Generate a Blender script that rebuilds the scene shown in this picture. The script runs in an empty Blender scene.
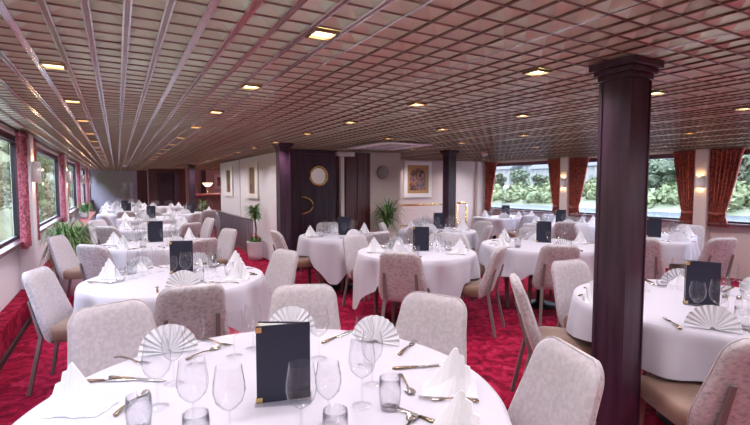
import bpy, math, random
from mathutils import Vector, Matrix
R = random.Random(7)
C = bpy.context.scene.collection
PI = math.pi
H = 2.07            # ceiling height
CELL = 0.122        # ceiling grid pitch
XL, XR = -1.0, 8.4 # window walls
YB, YF = -2.4, 22.5 # wall behind the camera, far end wall
sc = bpy.context.scene

# ------------------------------------------------------------------ materials
MATS = {}
def nodes(name):
    m = bpy.data.materials.new(name); m.use_nodes = True
    nt = m.node_tree; b = nt.nodes['Principled BSDF']
    return m, nt, b
def ramp(nt, fac, stops):
    r = nt.nodes.new('ShaderNodeValToRGB'); e = r.color_ramp.elements
    while len(e) < len(stops): e.new(0.5)
    for el, (p, c) in zip(e, stops):
        el.position = p; el.color = (*c, 1)
    nt.links.new(fac, r.inputs[0]); return r.outputs[0]
def noise(nt, scale, detail=3, rough=.55, stretch=None, dist=0):
    tc = nt.nodes.new('ShaderNodeTexCoord'); n = nt.nodes.new('ShaderNodeTexNoise')
    n.inputs['Scale'].default_value = scale; n.inputs['Detail'].default_value = detail
    n.inputs['Roughness'].default_value = rough; n.inputs['Distortion'].default_value = dist
    src = tc.outputs['Object']
    if stretch:
        mp = nt.nodes.new('ShaderNodeMapping'); mp.inputs['Scale'].default_value = stretch
        nt.links.new(src, mp.inputs[0]); src = mp.outputs[0]
    nt.links.new(src, n.inputs['Vector']); return n.outputs[0]
def bump(nt, b, fac, strength, dist=.01):
    n = nt.nodes.new('ShaderNodeBump'); n.inputs['Strength'].default_value = strength
    n.inputs['Distance'].default_value = dist
    nt.links.new(fac, n.inputs['Height']); nt.links.new(n.outputs[0], b.inputs['Normal'])
def mat(name, col, rough=.6, metal=0, var=None, scale=8, detail=3, stretch=None, bmp=0, lo=.35, hi=.65, sheen=0, emit=0, spec=None, dist=0):
    m, nt, b = nodes(name)
    b.inputs['Base Color'].default_value = (*col, 1)
    b.inputs['Roughness'].default_value = rough; b.inputs['Metallic'].default_value = metal
    if spec is not None: b.inputs['Specular IOR Level'].default_value = spec
    if sheen:
        b.inputs['Sheen Weight'].default_value = sheen; b.inputs['Sheen Roughness'].default_value = .4
    if var:
        f = noise(nt, scale, detail, stretch=stretch, dist=dist)
        nt.links.new(ramp(nt, f, [(lo, col), (hi, var)]), b.inputs['Base Color'])
        if bmp: bump(nt, b, f, bmp)
    if emit:
        b.inputs['Emission Color'].default_value = (*col, 1); b.inputs['Emission Strength'].default_value = emit
    MATS[name] = m; return m
mat('linen', (.53, .515, .60), .85, sheen=.2)
mat('napkin', (.78, .78, .84), .8, sheen=.2)
mat('wood_dark', (.030, .012, .026), .3, var=(.066, .029, .055), scale=5, detail=5, stretch=(6, 6, .5))
mat('wood_panel', (.075, .02, .025), .32, var=(.13, .04, .04), scale=4, detail=5, stretch=(7, 7, .5))
mat('sill_wood', (.09, .03, .04), .3, var=(.16, .06, .07), scale=4, stretch=(6, .6, 6))
mat('red_wood', (.30, .06, .07), .35, var=(.38, .09, .09), scale=4, stretch=(6, .6, 6))
mat('table_metal', (.03, .03, .035), .4, .6)
mat('leg_grey', (.20, .165, .165), .42, .2)
mat('leg_wood', (.16, .105, .09), .45, var=(.21, .14, .12), scale=6, stretch=(8, 8, 1))
mat('gold', (.75, .52, .22), .25, 1)
mat('brass', (.85, .62, .25), .2, 1)
mat('steel', (.72, .70, .70), .18, 1)
mat('bronze', (.34, .25, .18), .25, 1)
mat('menu_leather', (.012, .014, .035), .45)
mat('paper', (.85, .84, .86), .8)
mat('wall_cream', (.66, .56, .53), .8, var=(.62, .52, .49), scale=30)
mat('wall_white', (.80, .78, .84), .7)
mat('wall_lilac', (.52, .48, .58), .5)
mat('verge_green', (.045, .055, .014), .9, var=(.095, .105, .035), scale=1.2, detail=6)
mat('ceiling_edge', (.55, .42, .38), .5)
mat('frame_white', (.86, .83, .82), .55)
mat('shade_white', (.84, .82, .84), .5)
mat('plastic_white', (.80, .79, .82), .45)
mat('plastic_grey', (.30, .27, .27), .6)
mat('window_frame', (.015, .015, .02), .4)
mat('window_wood', (.10, .028, .04), .35)
mat('pot_white', (.68, .64, .70), .6)
mat('soil', (.03, .02, .015), .95)
mat('trunk', (.20, .13, .08), .8, var=(.12, .08, .05), scale=20)
mat('leaf', (.035, .12, .03), .5, var=(.16, .30, .09), scale=9)
mat('leaf_pale', (.10, .22, .06), .5, var=(.30, .46, .16), scale=14)
mat('flower_red', (.6, .02, .02), .6)
mat('base_black', (.02, .012, .016), .5)
mat('lamp_warm', (1, .74, .40), .5, emit=5.0)
mat('glow_shade', (1, .72, .42), .5, emit=2.5)
mat('rail_dark', (.33, .23, .19), .3, .8)
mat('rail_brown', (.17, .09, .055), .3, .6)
mat('rail_silver', (.84, .80, .80), .2, 1)
mat('railing_steel', (.34, .31, .36), .3, .9)
mat('water', (0.051, 0.062, 0.071), .6, spec=.15, var=(0.048, 0.057, 0.062), scale=1.2, stretch=(1, .3, 1), bmp=.25)
mat('bank', (0.102, 0.125, 0.070), .95, var=(0.165, 0.173, 0.113), scale=.25, detail=6)
mat('tree_green', (0.060, 0.082, 0.039), .9, var=(0.125, 0.150, 0.078), scale=.9, detail=6)
mat('tree_dark', (0.057, 0.081, 0.048), .9, var=(0.123, 0.151, 0.095), scale=.9, detail=6)
mat('bush_green', (0.096, 0.130, 0.057), .9, var=(0.193, 0.222, 0.114), scale=1.0, detail=6)
mat('house_wall', (0.193, 0.188, 0.176), .9)
mat('house_grey', (0.132, 0.132, 0.132), .9)
mat('house_roof', (0.081, 0.081, 0.089), .9)
mat('house_window', (.12, .13, .15), .3)
def velvet():
    m, nt, b = nodes('velvet_back')
    f = noise(nt, 38, 5, .72, stretch=(1, 1, 1.6), dist=.4); g = noise(nt, 3.5, 3)
    c1 = ramp(nt, f, [(.36, (.33, .30, .35)), (.47, (.50, .47, .50)), (.60, (.62, .59, .62))])
    c2 = ramp(nt, g, [(.3, (.82, .80, .82)), (.7, (1.0, .98, .98))])
    mx = nt.nodes.new('ShaderNodeMix'); mx.data_type = 'RGBA'; mx.blend_type = 'MULTIPLY'; mx.inputs[0].default_value = 1
    nt.links.new(c1, mx.inputs[6]); nt.links.new(c2, mx.inputs[7]); nt.links.new(mx.outputs[2], b.inputs['Base Color'])
    b.inputs['Roughness'].default_value = .55
    b.inputs['Sheen Weight'].default_value = .5; b.inputs['Sheen Roughness'].default_value = .35
    bump(nt, b, f, .15, .004); MATS['velvet_back'] = m
velvet()
mat('velvet_inner', (.42, .38, .42), .6, var=(.50, .46, .495), scale=45, detail=6, lo=.40, hi=.6, sheen=.4)
mat('velvet_seat', (.17, .09, .065), .6, var=(.25, .15, .11), scale=7, detail=5, sheen=.4)
def carpet():
    m, nt, b = nodes('carpet')
    f = noise(nt, 7, 5, .6, dist=1.5); g = noise(nt, 160, 2)
    c = ramp(nt, f, [(.30, (.085, .004, .018)), (.46, (.27, .005, .032)), (.56, (.40, .011, .056)), (.70, (.52, .04, .11))])
    d = ramp(nt, g, [(.3, (.55, .5, .55)), (.7, (1, 1, 1))])
    mx = nt.nodes.new('ShaderNodeMix'); mx.data_type = 'RGBA'; mx.blend_type = 'MULTIPLY'; mx.inputs[0].default_value = .8
    nt.links.new(c, mx.inputs[6]); nt.links.new(d, mx.inputs[7]); nt.links.new(mx.outputs[2], b.inputs['Base Color'])
    b.inputs['Roughness'].default_value = .95; b.inputs['Specular IOR Level'].default_value = .1
    bump(nt, b, g, .4, .004); MATS['carpet'] = m
carpet()
def damask(name, a, c, d):
    m, nt, b = nodes(name)
    f = noise(nt, 16, 4, .6, dist=2.2)
    nt.links.new(ramp(nt, f, [(.40, a), (.50, c), (.62, d)]), b.inputs['Base Color'])
    b.inputs['Roughness'].default_value = .6; b.inputs['Sheen Weight'].default_value = .3
    MATS[name] = m
damask('curtain_pink', (.16, .015, .04), (.44, .07, .12), (.58, .20, .24))
damask('curtain_red', (.08, .008, .008), (.32, .04, .025), (.50, .11, .05))
def glassy(name, tint, edge, thin=True):
    m = bpy.data.materials.new(name); m.use_nodes = True; nt = m.node_tree; nt.nodes.clear()
    out = nt.nodes.new('ShaderNodeOutputMaterial'); mix = nt.nodes.new('ShaderNodeMixShader')
    tr = nt.nodes.new('ShaderNodeBsdfTransparent'); gl = nt.nodes.new('ShaderNodeBsdfGlossy')
    lw = nt.nodes.new('ShaderNodeLayerWeight'); lw.inputs[0].default_value = .35
    l2 = nt.nodes.new('ShaderNodeLayerWeight'); l2.inputs[0].default_value = .5
    pw_ = nt.nodes.new('ShaderNodeMath'); pw_.operation = 'POWER'; pw_.inputs[1].default_value = 4
    fr = nt.nodes.new('ShaderNodeMath'); fr.operation = 'MULTIPLY_ADD'; fr.inputs[1].default_value = .2 if name == 'window_glass' else .9; fr.inputs[2].default_value = .06
    nt.links.new(l2.outputs['Facing'], pw_.inputs[0]); nt.links.new(pw_.outputs[0], fr.inputs[0])
    gl.inputs['Roughness'].default_value = .02
    nt.links.new(ramp(nt, lw.outputs['Facing'], [(.0, tint), (.55, tint), (.95, edge)]), tr.inputs[0])
    nt.links.new(fr.outputs[0], mix.inputs[0]); nt.links.new(tr.outputs[0], mix.inputs[1]); nt.links.new(gl.outputs[0], mix.inputs[2])
    nt.links.new(mix.outputs[0], out.inputs[0]); MATS[name] = m
glassy('glass', (.985, .985, .99), (.52, .52, .62))
glassy('window_glass', (.90, .93, .94), (.85, .88, .88))
glassy('acrylic', (.90, .91, .94), (.6, .6, .7))
def painting(name, stops, scale, seed):
    m, nt, b = nodes(name)
    f = noise(nt, scale, 2, .5, dist=seed)
    nt.links.new(ramp(nt, f, stops), b.inputs['Base Color']); b.inputs['Roughness'].default_value = .45
    MATS[name] = m
painting('art_gold', [(.34, (.03, .02, .07)), (.43, (.20, .06, .04)), (.50, (.50, .30, .05)), (.55, (.06, .12, .08)), (.64, (.12, .03, .08))], 13, 1.0)
painting('art_blue', [(.34, (.02, .012, .015)), (.45, (.16, .04, .025)), (.53, (.45, .20, .10)), (.62, (.04, .07, .20))], 7, 1.6)
painting('art_dark', [(.35, (.04, .02, .02)), (.5, (.25, .10, .06)), (.65, (.5, .30, .18))], 5, 1.2)
mat('art_border', (.46, .25, .09), .5)
mat('ceiling_panel', (.72, .81, .64), .34, .5, var=(.64, .73, .56), scale=5)
mat('skirting_dark', (.05, .02, .03), .5)

# ------------------------------------------------------------------ mesh helpers
class MB:
    def __init__(s): s.v = []; s.f = []; s.sm = []
    def add(s, vs, fs, smooth=False):
        b = len(s.v); s.v += [tuple(v) for v in vs]; s.f += [tuple(b + i for i in f) for f in fs]; s.sm += [smooth] * len(fs); return s
    def box(s, x0, y0, z0, x1, y1, z1):
        return s.add([(x0, y0, z0), (x1, y0, z0), (x1, y1, z0), (x0, y1, z0), (x0, y0, z1), (x1, y0, z1), (x1, y1, z1), (x0, y1, z1)],
                     [(3, 2, 1, 0), (4, 5, 6, 7), (0, 1, 5, 4), (1, 2, 6, 5), (2, 3, 7, 6), (3, 0, 4, 7)])
    def bar(s, p, q, w0, w1=None, d0=None, d1=None, side=(1, 0, 0)):
        """tapered rectangular bar from p to q; w along side, d across"""
        w1 = w0 if w1 is None else w1; d0 = w0 if d0 is None else d0; d1 = d0 if d1 is None else d1
        p, q = Vector(p), Vector(q); ax = (q - p).normalized(); a = Vector(side); a = (a - ax * a.dot(ax)).normalized(); b = ax.cross(a)
        vs = []
        for c, w, d in ((p, w0, d0), (q, w1, d1)):
            vs += [c - a * w / 2 - b * d / 2, c + a * w / 2 - b * d / 2, c + a * w / 2 + b * d / 2, c - a * w / 2 + b * d / 2]
        return s.add(vs, [(3, 2, 1, 0), (4, 5, 6, 7), (0, 1, 5, 4), (1, 2, 6, 5), (2, 3, 7, 6), (3, 0, 4, 7)])
    def lathe(s, prof, n=16, c=(0, 0, 0), capb=False, capt=False):
        vs = [(c[0] + r * math.cos(2 * PI * k / n), c[1] + r * math.sin(2 * PI * k / n), c[2] + z) for r, z in prof for k in range(n)]
        fs = [(i * n + k, i * n + (k + 1) % n, (i + 1) * n + (k + 1) % n, (i + 1) * n + k) for i in range(len(prof) - 1) for k in range(n)]
        if capb: fs.append(tuple(range(n - 1, -1, -1)))
        if capt: fs.append(tuple((len(prof) - 1) * n + k for k in range(n)))
        return s.add(vs, fs, True)
    def tube(s, pts, r, n=8, caps=True):
        pts = [Vector(p) for p in pts]; vs = []; L = len(pts)
        rr = r if isinstance(r, (list, tuple)) else [r] * L
        up = Vector((0, 0, 1))
        for i, p in enumerate(pts):
            t = (pts[min(i + 1, L - 1)] - pts[max(i - 1, 0)]).normalized()
            a = up.cross(t)
            if a.length < .05: a = Vector((1, 0, 0)).cross(t)
            a.normalize(); b = t.cross(a)
            vs += [p + (a * math.cos(2 * PI * k / n) + b * math.sin(2 * PI * k / n)) * rr[i] for k in range(n)]
        fs = [(i * n + k, i * n + (k + 1) % n, (i + 1) * n + (k + 1) % n, (i + 1) * n + k) for i in range(L - 1) for k in range(n)]
        if caps: fs += [tuple(range(n - 1, -1, -1)), tuple((L - 1) * n + k for k in range(n))]
        return s.add(vs, fs, True)
    def grid(s, fn, nu, nv, smooth=True, closed=False):
        vs = [fn(i / nu, j / nv) for j in range(nv + 1) for i in range(nu + 1)]
        fs = [(j * (nu + 1) + i, j * (nu + 1) + i + 1, (j + 1) * (nu + 1) + i + 1, (j + 1) * (nu + 1) + i) for j in range(nv) for i in range(nu)]
        return s.add(vs, fs, smooth)
    def build(s, name, m, parent=None, bev=0, solid=0):
        me = bpy.data.meshes.new(name); me.from_pydata(s.v, [], s.f)
        me.polygons.foreach_set('use_smooth', s.sm); me.materials.append(MATS[m]); me.update()
        o = bpy.data.objects.new(name, me); C.objects.link(o)
        if parent: o.parent = parent
        if bev:
            b = o.modifiers.new('bevel', 'BEVEL'); b.width = bev; b.segments = 2; b.limit_method = 'ANGLE'
        if solid:
            b = o.modifiers.new('solid', 'SOLIDIFY'); b.thickness = solid; b.offset = 0
        return o
def tag(o, label=None, cat=None, group=None, kind=None):
    if label: o['label'] = label
    if cat: o['category'] = cat
    if group: o['group'] = group
    if kind: o['kind'] = kind
    return o
def thing(name, label, cat, loc=(0, 0, 0), rz=0, group=None):
    o = bpy.data.objects.new(name, None); C.objects.link(o); o.empty_display_size = .1
    o.location = loc; o.rotation_euler = (0, 0, rz); return tag(o, label, cat, group)
def copy_tree(o, parent=None):
    c = o.copy(); C.objects.link(c); c.parent = parent
    for ch in list(KIDS.get(o.name, [])): copy_tree_sub(ch, c)
    return c
KIDS = {}
def copy_tree_sub(o, parent):
    c = o.copy(); C.objects.link(c); c.parent = parent
    for ch in KIDS.get(o.name, []): copy_tree_sub(ch, c)
def remember(o):
    def rec(x):
        KIDS[x.name] = list(x.children)
        for y in x.children: rec(y)
    rec(o); return o
PROTO = {}
def place(kind, make, loc, rz, label, cat, group, scale=1):
    """first call moves the built thing itself, later calls copy it with its parts"""
    if kind not in PROTO:
        o = remember(make()); PROTO[kind] = o
    else: o = copy_tree(PROTO[kind])
    o.location = loc; o.rotation_euler = (0, 0, rz); o.scale = (scale,) * 3
    for k in ('group', 'label', 'category'):
        if k in o: del o[k]
    return tag(o, label, cat, group)
def struct(o): o['kind'] = 'structure'; return o
def empty(name):
    o = bpy.data.objects.new(name, None); C.objects.link(o); o.empty_display_size = .1; return o
ORD = ['first', 'second', 'third', 'fourth', 'fifth', 'sixth', 'seventh', 'eighth', 'ninth', 'tenth', 'eleventh', 'twelfth', 'thirteenth', 'fourteenth', 'fifteenth', 'sixteenth', 'seventeenth']

# ------------------------------------------------------------------ room shell
struct(MB().box(XL - .3, YB, -.06, XR + .3, YF, 0).build('floor', 'carpet'))
nx = int((XR - XL) / CELL) + 1; ny = int((YF - YB) / CELL) + 1
X0 = -1.05; Y0 = YB
def GX(i): return X0 + i * CELL
cb = MB()
for i in range(nx):
    for j in range(ny):
        x, y = GX(i), Y0 + j * CELL
        cb.add([(x, y, H), (x + CELL, y, H), (x + CELL, y + CELL, H), (x, y + CELL, H), (x + CELL / 2, y + CELL / 2, H + .022)],
               [(1, 0, 4), (2, 1, 4), (3, 2, 4), (0, 3, 4)])
cb.box(X0, Y0, H + .024, X0 + nx * CELL, Y0 + ny * CELL, H + .06)
ceil = struct(cb.build('ceiling', 'ceiling_panel'))
rd, rs, rb = MB(), MB(), MB()
for i in range(nx + 1):
    x = GX(i); silver = (i % 5 == 1)
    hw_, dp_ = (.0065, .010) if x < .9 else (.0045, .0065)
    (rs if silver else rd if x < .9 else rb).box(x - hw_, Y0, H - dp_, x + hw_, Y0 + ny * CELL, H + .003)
    if x < .9: rs.box(x - .0135, Y0, H - .010, x - .0076, Y0 + ny * CELL, H + .003); rs.box(x + .0076, Y0, H - .010, x + .0135, Y0 + ny * CELL, H + .003)
for j in range(ny + 1):
    y = Y0 + j * CELL; rd.box(X0, y - .0028, H - .005, X0 + nx * CELL, y + .0028, H + .002)
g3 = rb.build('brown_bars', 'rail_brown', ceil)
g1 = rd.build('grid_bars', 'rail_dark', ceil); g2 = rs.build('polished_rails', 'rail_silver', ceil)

# left and right window walls: sill wall, head, columns, glazing
LCOL = [-1.6, 2.5, 6.6, 10.7, 14.8, 18.9]     # column centres along the left wall
RCOL = [-1.42, 1.2, 3.81, 6.42]
SZ, TZ = .86, 1.98
def window_wall(side, x, out, cols, y0, y1, name):
    """out: +1 when outside is +x"""
    w = MB(); t = .04 if side == 'left' else .12
    xa, xb = (x, x + t) if out > 0 else (x - t, x)
    w.box(xa, y0, 0, xb, y1, SZ); w.box(xa, y0, TZ, xb, y1, H)
    ends = [y0] + cols + [y1]
    for c in cols: w.box(xa, c - .12, SZ, xb, c + .12, TZ)
    o = struct(w.build('wall_' + name, 'wall_white' if side == 'left' else 'wall_cream'))
    k = 0
    for a, b in zip(ends[:-1], ends[1:]):
        ya, yb = a + (.12 if a != y0 else 0), b - (.12 if b != y1 else 0)
        if yb - ya < .3: continue
        k += 1
        wd = struct(empty('window_%d' % (k + (0 if side == 'left' else 20))))
        f = MB(); xm = x + out * (.012 if side == 'left' else .02)
        fw_ = .035
        for (p, q, r, s_) in ((ya, ya + fw_, SZ, TZ), (yb - fw_, yb, SZ, TZ), (ya, yb, SZ, SZ + fw_), (ya, yb, TZ - .05, TZ)):
            f.box(xm - .018, p, r, xm + .018, q, s_)
        f.build('window_frame', 'window_frame', wd)
        g = MB(); g.box(xm - .003, ya + fw_, SZ + fw_, xm + .003, yb - fw_, TZ - .05); g.build('window_pane', 'window_glass', wd)
        si = MB(); xi = x - out * .10
        si.box(min(xi, x + out * .02), ya - .02, SZ - .035, max(xi, x + out * .02), yb + .02, SZ + .002)
        si.build('window_sill', 'sill_wood', wd, bev=.006)
        hd = MB(); hd.box(min(x - out * .03, x), ya, TZ - .04, max(x - out * .03, x), yb, TZ + .03)
        for yy in (ya, yb): hd.box(min(x - out * .03, x), yy - .03, SZ, max(x - out * .03, x), yy + .03, TZ)
        hd.build('window_trim', 'window_wood', wd)
    return o
window_wall('left', XL, -1, LCOL, YB, YF, 'left')
window_wall('right', XR, 1, RCOL, YB, 8.95, 'right')
for x, s in ((XL, 1), (XR, -1)):
    pass
struct(MB().box(XL, YB, H - .06, XL + .07, YF, H - .02).build('trim_1', 'ceiling_edge'))
struct(MB().box(XR - .07, YB, H - .06, XR, 8.95, H - .02).build('trim_2', 'ceiling_edge'))
k = 0
for c in LCOL:
    k += 1; w = MB(); w.box(XL - .01, c - .13, 0, XL + .15, c + .13, H - .012); struct(w.build('column_left_%d' % k, 'wall_white', bev=.012))
k = 0
for c in RCOL:
    k += 1; w = MB(); w.box(XR - .14, c - .10, 0, XR + .01, c + .10, H - .012); struct(w.build('column_right_%d' % k, 'wall_cream', bev=.02))
# carpeted step along the left wall
st = MB(); st.box(XL, YB, .0, -.865, 9.3, .27); st = struct(st.build('trim_3', 'carpet', bev=.01))
struct(MB().box(-.865, YB, 0, -.845, 9.3, .055).build('baseboard_left', 'base_black'))
# far, back and inner walls
struct(MB().box(XL - .3, YF, 0, 3.0, YF + .12, H).build('wall_far', 'wall_lilac'))
fp = MB(); fp.box(-.6, YF - .04, .0, -.03, YF, 1.9); fp.box(.03, YF - .04, 0, .62, YF, 1.2); fp.box(.03, YF - .04, 1.24, .62, YF, 1.9)
struct(fp.build('trim_4', 'wall_lilac'))
struct(MB().box(.72, YF - 1.2, 0, 1.1, YF - 1.1, H).build('wall_dark_far', 'wood_panel'))
struct(MB().box(XL - .3, YB - .12, 0, XR + .3, YB, H).build('wall_back', 'wall_cream'))
pw = MB(); pw.box(2.54, 7.42, 0, 2.64, 13.3, H); pw = struct(pw.build('wall_pictures', 'wall_white'))
MB().box(2.536, 10.95, 0, 2.54, 10.97, H).build('panel_joint', 'plastic_grey', pw)
struct(MB().box(2.64, 13.2, 0, 8.4, 13.3, H).build('wall_stairs', 'wall_cream'))
struct(MB().box(2.48, 7.28, 0, 2.64, 7.42, H).build('trim_5', 'wood_dark'))
struct(MB().box(2.64, 7.33, 2.0, 3.42, 7.44, H).build('trim_6', 'wood_dark'))
dw = MB(); dw.box(3.42, 7.32, 0, 4.72, 7.44, H); dw.box(4.62, 7.44, 0, 4.72, 8.95, H)
struct(dw.build('wall_speaker', 'wall_cream'))
struct(MB().box(4.62, 8.95, 0, XR + .16, 9.07, H).build('wall_painting', 'wall_cream'))
wc = MB(); wc.box(8.05, 8.83, 0, 8.4, 8.95, H); struct(wc.build('column_corner', 'wall_cream', bev=.03))
dp = MB(); dp.box(3.52, 7.27, 0, 4.03, 7.32, 2.045)
for xx in (3.55, 3.78, 4.0): dp.box(xx - .02, 7.255, 0, xx + .02, 7.27, 2.045)
struct(dp.build('trim_7', 'wood_panel'))
struct(MB().box(3.43, 7.26, 0, 3.505, 7.32, 2.0).build('trim_8', 'frame_white', bev=.01))
struct(MB().box(1.02, 18.9, 0, 2.3, 19.0, H).build('wall_dark', 'wood_panel'))
struct(MB().box(2.3, 19.9, 0, 8.4, 20.0, H).build('wall_alcove', 'wall_cream'))
tr = MB(); tr.box(3.02, 19.8, 0, 3.2, 19.9, H); struct(tr.build('trim_9', 'wood_dark'))
tr = MB(); tr.box(4.5, 19.8, 0, 4.68, 19.9, H); struct(tr.build('trim_10', 'wood_dark'))

# door with porthole
dr = struct(empty('door_1'))
d = MB(); n = 28; cx, cz, r = 3.05, 1.62, .15; y0, y1 = 7.35, 7.40
x0, x1, z0, z1 = 2.66, 3.40, .02, 2.0
ang = [2 * PI * i / n for i in range(n)]
def rim(a):
    c, s_ = math.cos(a), math.sin(a); t = min(((x1 if c > 0 else x0) - cx) / c if abs(c) > 1e-6 else 9e9, ((z1 if s_ > 0 else z0) - cz) / s_ if abs(s_) > 1e-6 else 9e9)
    return (cx + c * t, cz + s_ * t)
ang = sorted(ang + [math.atan2(zz - cz, xx - cx) % (2 * PI) for xx in (x0, x1) for zz in (z0, z1)]); n = len(ang)
vs = []
for yy in (y0, y1):
    vs += [(cx + r * math.cos(a), yy, cz + r * math.sin(a)) for a in ang] + [(rim(a)[0], yy, rim(a)[1]) for a in ang]
fs = []
for i in range(n):
    j = (i + 1) % n
    fs += [(i, j, n + j, n + i), (2 * n + j, 2 * n + i, 3 * n + i, 3 * n + j), (j, i, 2 * n + i, 2 * n + j), (n + i, n + j, 3 * n + j, 3 * n + i)]
d.add(vs, fs); d.build('door_leaf', 'wood_dark', dr)
d = MB(); d.tube([(cx + (r + .01) * math.cos(a), y0 - .005, cz + (r + .01) * math.sin(a)) for a in [2 * PI * i / 32 for i in range(33)]], .022, 8); d.build('porthole_ring', 'brass', dr)
d = MB(); d.add([(cx + r * math.cos(a), y0 + .03, cz + r * math.sin(a)) for a in [2 * PI * i / 32 for i in range(32)]], [tuple(range(32))]); d.build('porthole_pane', 'window_glass', dr)
d = MB(); d.tube([(2.72, y0, .98)] + [(2.72 + .20 * math.sin(PI * i / 10), y0 - .06, 1.12 - .14 * math.cos(PI * i / 10)) for i in range(11)] + [(2.72, y0, 1.26)], .013, 8); d.build('door_handle', 'brass', dr)
for zz in (.35, 1.05, 1.75):
    d = MB(); d.box(3.395, y0 - .012, zz - .06, 3.415, y0 + .004, zz + .06); d.build('hinge', 'steel', dr)
d = MB(); d.box(2.64, 7.31, 0, 2.66, 7.42, 2.0); d.box(3.40, 7.31, 0, 3.42, 7.42, 2.0); d.build('door_frame', 'wood_panel', dr)
# room glimpsed through the porthole
struct(MB().box(2.64, 9.5, 0, 4.62, 9.6, H).build('wall_cabin', 'wall_white'))
d2 = struct(empty('door_2'))
MB().box(1.30, 18.86, .02, 1.98, 18.9, 1.9).build('door_leaf', 'wood_dark', d2)
h = MB(); h.tube([(1.88, 18.84, 1.0), (1.88, 18.82, 1.0), (1.80, 18.82, 1.0)], .012, 6); h.build('door_handle', 'brass', d2)

# pillars
def pillar(x, y, label):
    t = thing('wooden_pillar', label, 'pillar', (x, y, 0), 0, 'dark wooden pillars')
    s = .078
    MB().box(-s, -s, .1, s, s, H - .085).build('shaft', 'wood_dark', t, bev=.004)
    f = MB()
    for sx in (-1, 1):
        f.box(sx * s - .004, -s - .006, .1, sx * s + .004, -s + .012, H - .09); f.box(sx * s - .004, s - .012, .1, sx * s + .004, s + .006, H - .09)
    f.build('corner_beads', 'wood_dark', t)
    p = MB(); p.box(-s - .02, -s - .02, 0, s + .02, s + .02, .1); p.build('plinth', 'wood_dark', t, bev=.006)
    c = MB()
    for k, (e, a, b) in enumerate(((.012, .085, .06), (.026, .06, .035), (.042, .035, -.001))): c.box(-s - e, -s - e, H - a, s + e, s + e, H - b)
    c.build('capital', 'wood_dark', t, bev=.004); return t
pillar(2.208, 1.372, 'tall dark mahogany pillar beside the fan-napkin table, largest pillar in view')
pillar(2.12, 6.45, 'dark mahogany pillar standing before the wooden porthole door')
pillar(5.10, 6.32, 'dark mahogany pillar in front of the painting wall and brass rails')
pillar(1.92, 14.3, 'thin distant mahogany pillar before the bar counter')
pillar(1.93, 18.4, 'farthest thin mahogany pillar beside the dark far door')

# ------------------------------------------------------------------ ceiling fittings
def downlight():
    t = empty('ceiling_downlight'); a = CELL / 2 - .008
    f = MB()
    for q in range(4):
        ca, sa = [(1, 0), (0, 1), (-1, 0), (0, -1)][q]
        pts = [(a, -a), (a, a), (a - .012, a - .012), (a - .012, -a + .012)]
        pts = [(px * ca - py * sa, px * sa + py * ca) for px, py in pts]
        f.add([(px, py, -.016) for px, py in pts] + [(px, py, -.004) for px, py in pts], [(3, 2, 1, 0), (4, 5, 6, 7), (0, 1, 5, 4), (1, 2, 6, 5), (2, 3, 7, 6), (3, 0, 4, 7)])
    f.build('lamp_frame', 'bronze', t)
    b = a - .012
    MB().add([(-b, -b, -.006), (b, -b, -.006), (b, b, -.006), (-b, b, -.006)], [(3, 2, 1, 0)]).build('diffuser', 'lamp_warm', t)
    l = bpy.data.lights.new('downlight_bulb', 'SPOT'); l.energy = LAMP_W; l.color = (.98, .89, .92); l.spot_size = math.radians(150); l.spot_blend = .8; l.shadow_soft_size = .05
    lo = bpy.data.objects.new('bulb', l); C.objects.link(lo); lo.location = (0, 0, -.02); lo.parent = t
    return t
LAMP_W = 30.0
def snapc(v, o): return o + (math.floor((v - o) / CELL) + .5) * CELL
rows = [(-.255, 'window-side left row'), (.69, 'second row from the left'), (1.93, 'row along the pillars'), (3.08, 'fourth row from the left'), (4.25, 'fifth row from the left'), (5.75, 'middle river-side row'), (7.25, 'row beside river windows')]
for rx, rn in rows:
    x = snapc(rx, X0); j = 0
    for k in range(-3, 15):
        y = snapc(1.68 + 1.115 * k, Y0)
        if rx > 2.5 and (8.75 if rx > 5 else 7.2) < y < 13.6: continue  # these rows resume beyond the gap: downlights added to brighten the far alcove
        if 3.0 < x < 4.1 and 5.2 < y < 6.5: continue
        if rx > 2 and k < -2: continue
        pre = 'square warm recessed ceiling light '
        vis = k >= 0 or (rx > 3 and k >= -1)
        lab = pre + (ORD[j] + ' from the camera, ' + rn if vis else 'behind the camera')
        if vis: j += 1
        place('downlight', downlight, (x, y, H), 0, lab, 'ceiling light', 'recessed ceiling downlights' if vis else 'downlights behind the camera')
ac = thing('air_vent', 'white rectangular air conditioning panel set in the grid ceiling', 'vent', (3.55, 5.85, H - .022))
MB().box(-.42, -.55, -.012, .42, .55, .006).build('panel', 'plastic_white', ac, bev=.006)
v = MB()
for k in range(5): v.box(-.26, -.40 + k * .2 - .012, -.018, .26, -.40 + k * .2 + .012, -.012)
v.build('louvre', 'plastic_grey', ac)
e = thing('ceiling_emergency_light', 'slim white emergency light bar above the porthole door corner', 'light', (3.48, 7.18, H - .03))
MB().box(-.17, -.04, -.075, .17, .04, -.0).build('housing', 'plastic_white', e, bev=.008)
MB().box(-.15, -.046, -.06, .15, -.0405, -.02).build('lens', 'frame_white', e)
for (sx, sy, lb) in ((6.0, 6.4, 'round white smoke detector on the ceiling near the river windows'), (.2, 15.5, 'small white smoke detector on the far ceiling')):
    t = thing('smoke_detector', lb, 'smoke detector', (sx, sy, H - .021))
    MB().lathe([(.001, -.045), (.03, -.045), (.045, -.03), (.05, 0)], 16).build('dome', 'plastic_white', t)
    MB().lathe([(.06, -.012), (.06, .003)], 16, capb=True, capt=True).build('mount', 'plastic_white', t)

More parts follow.
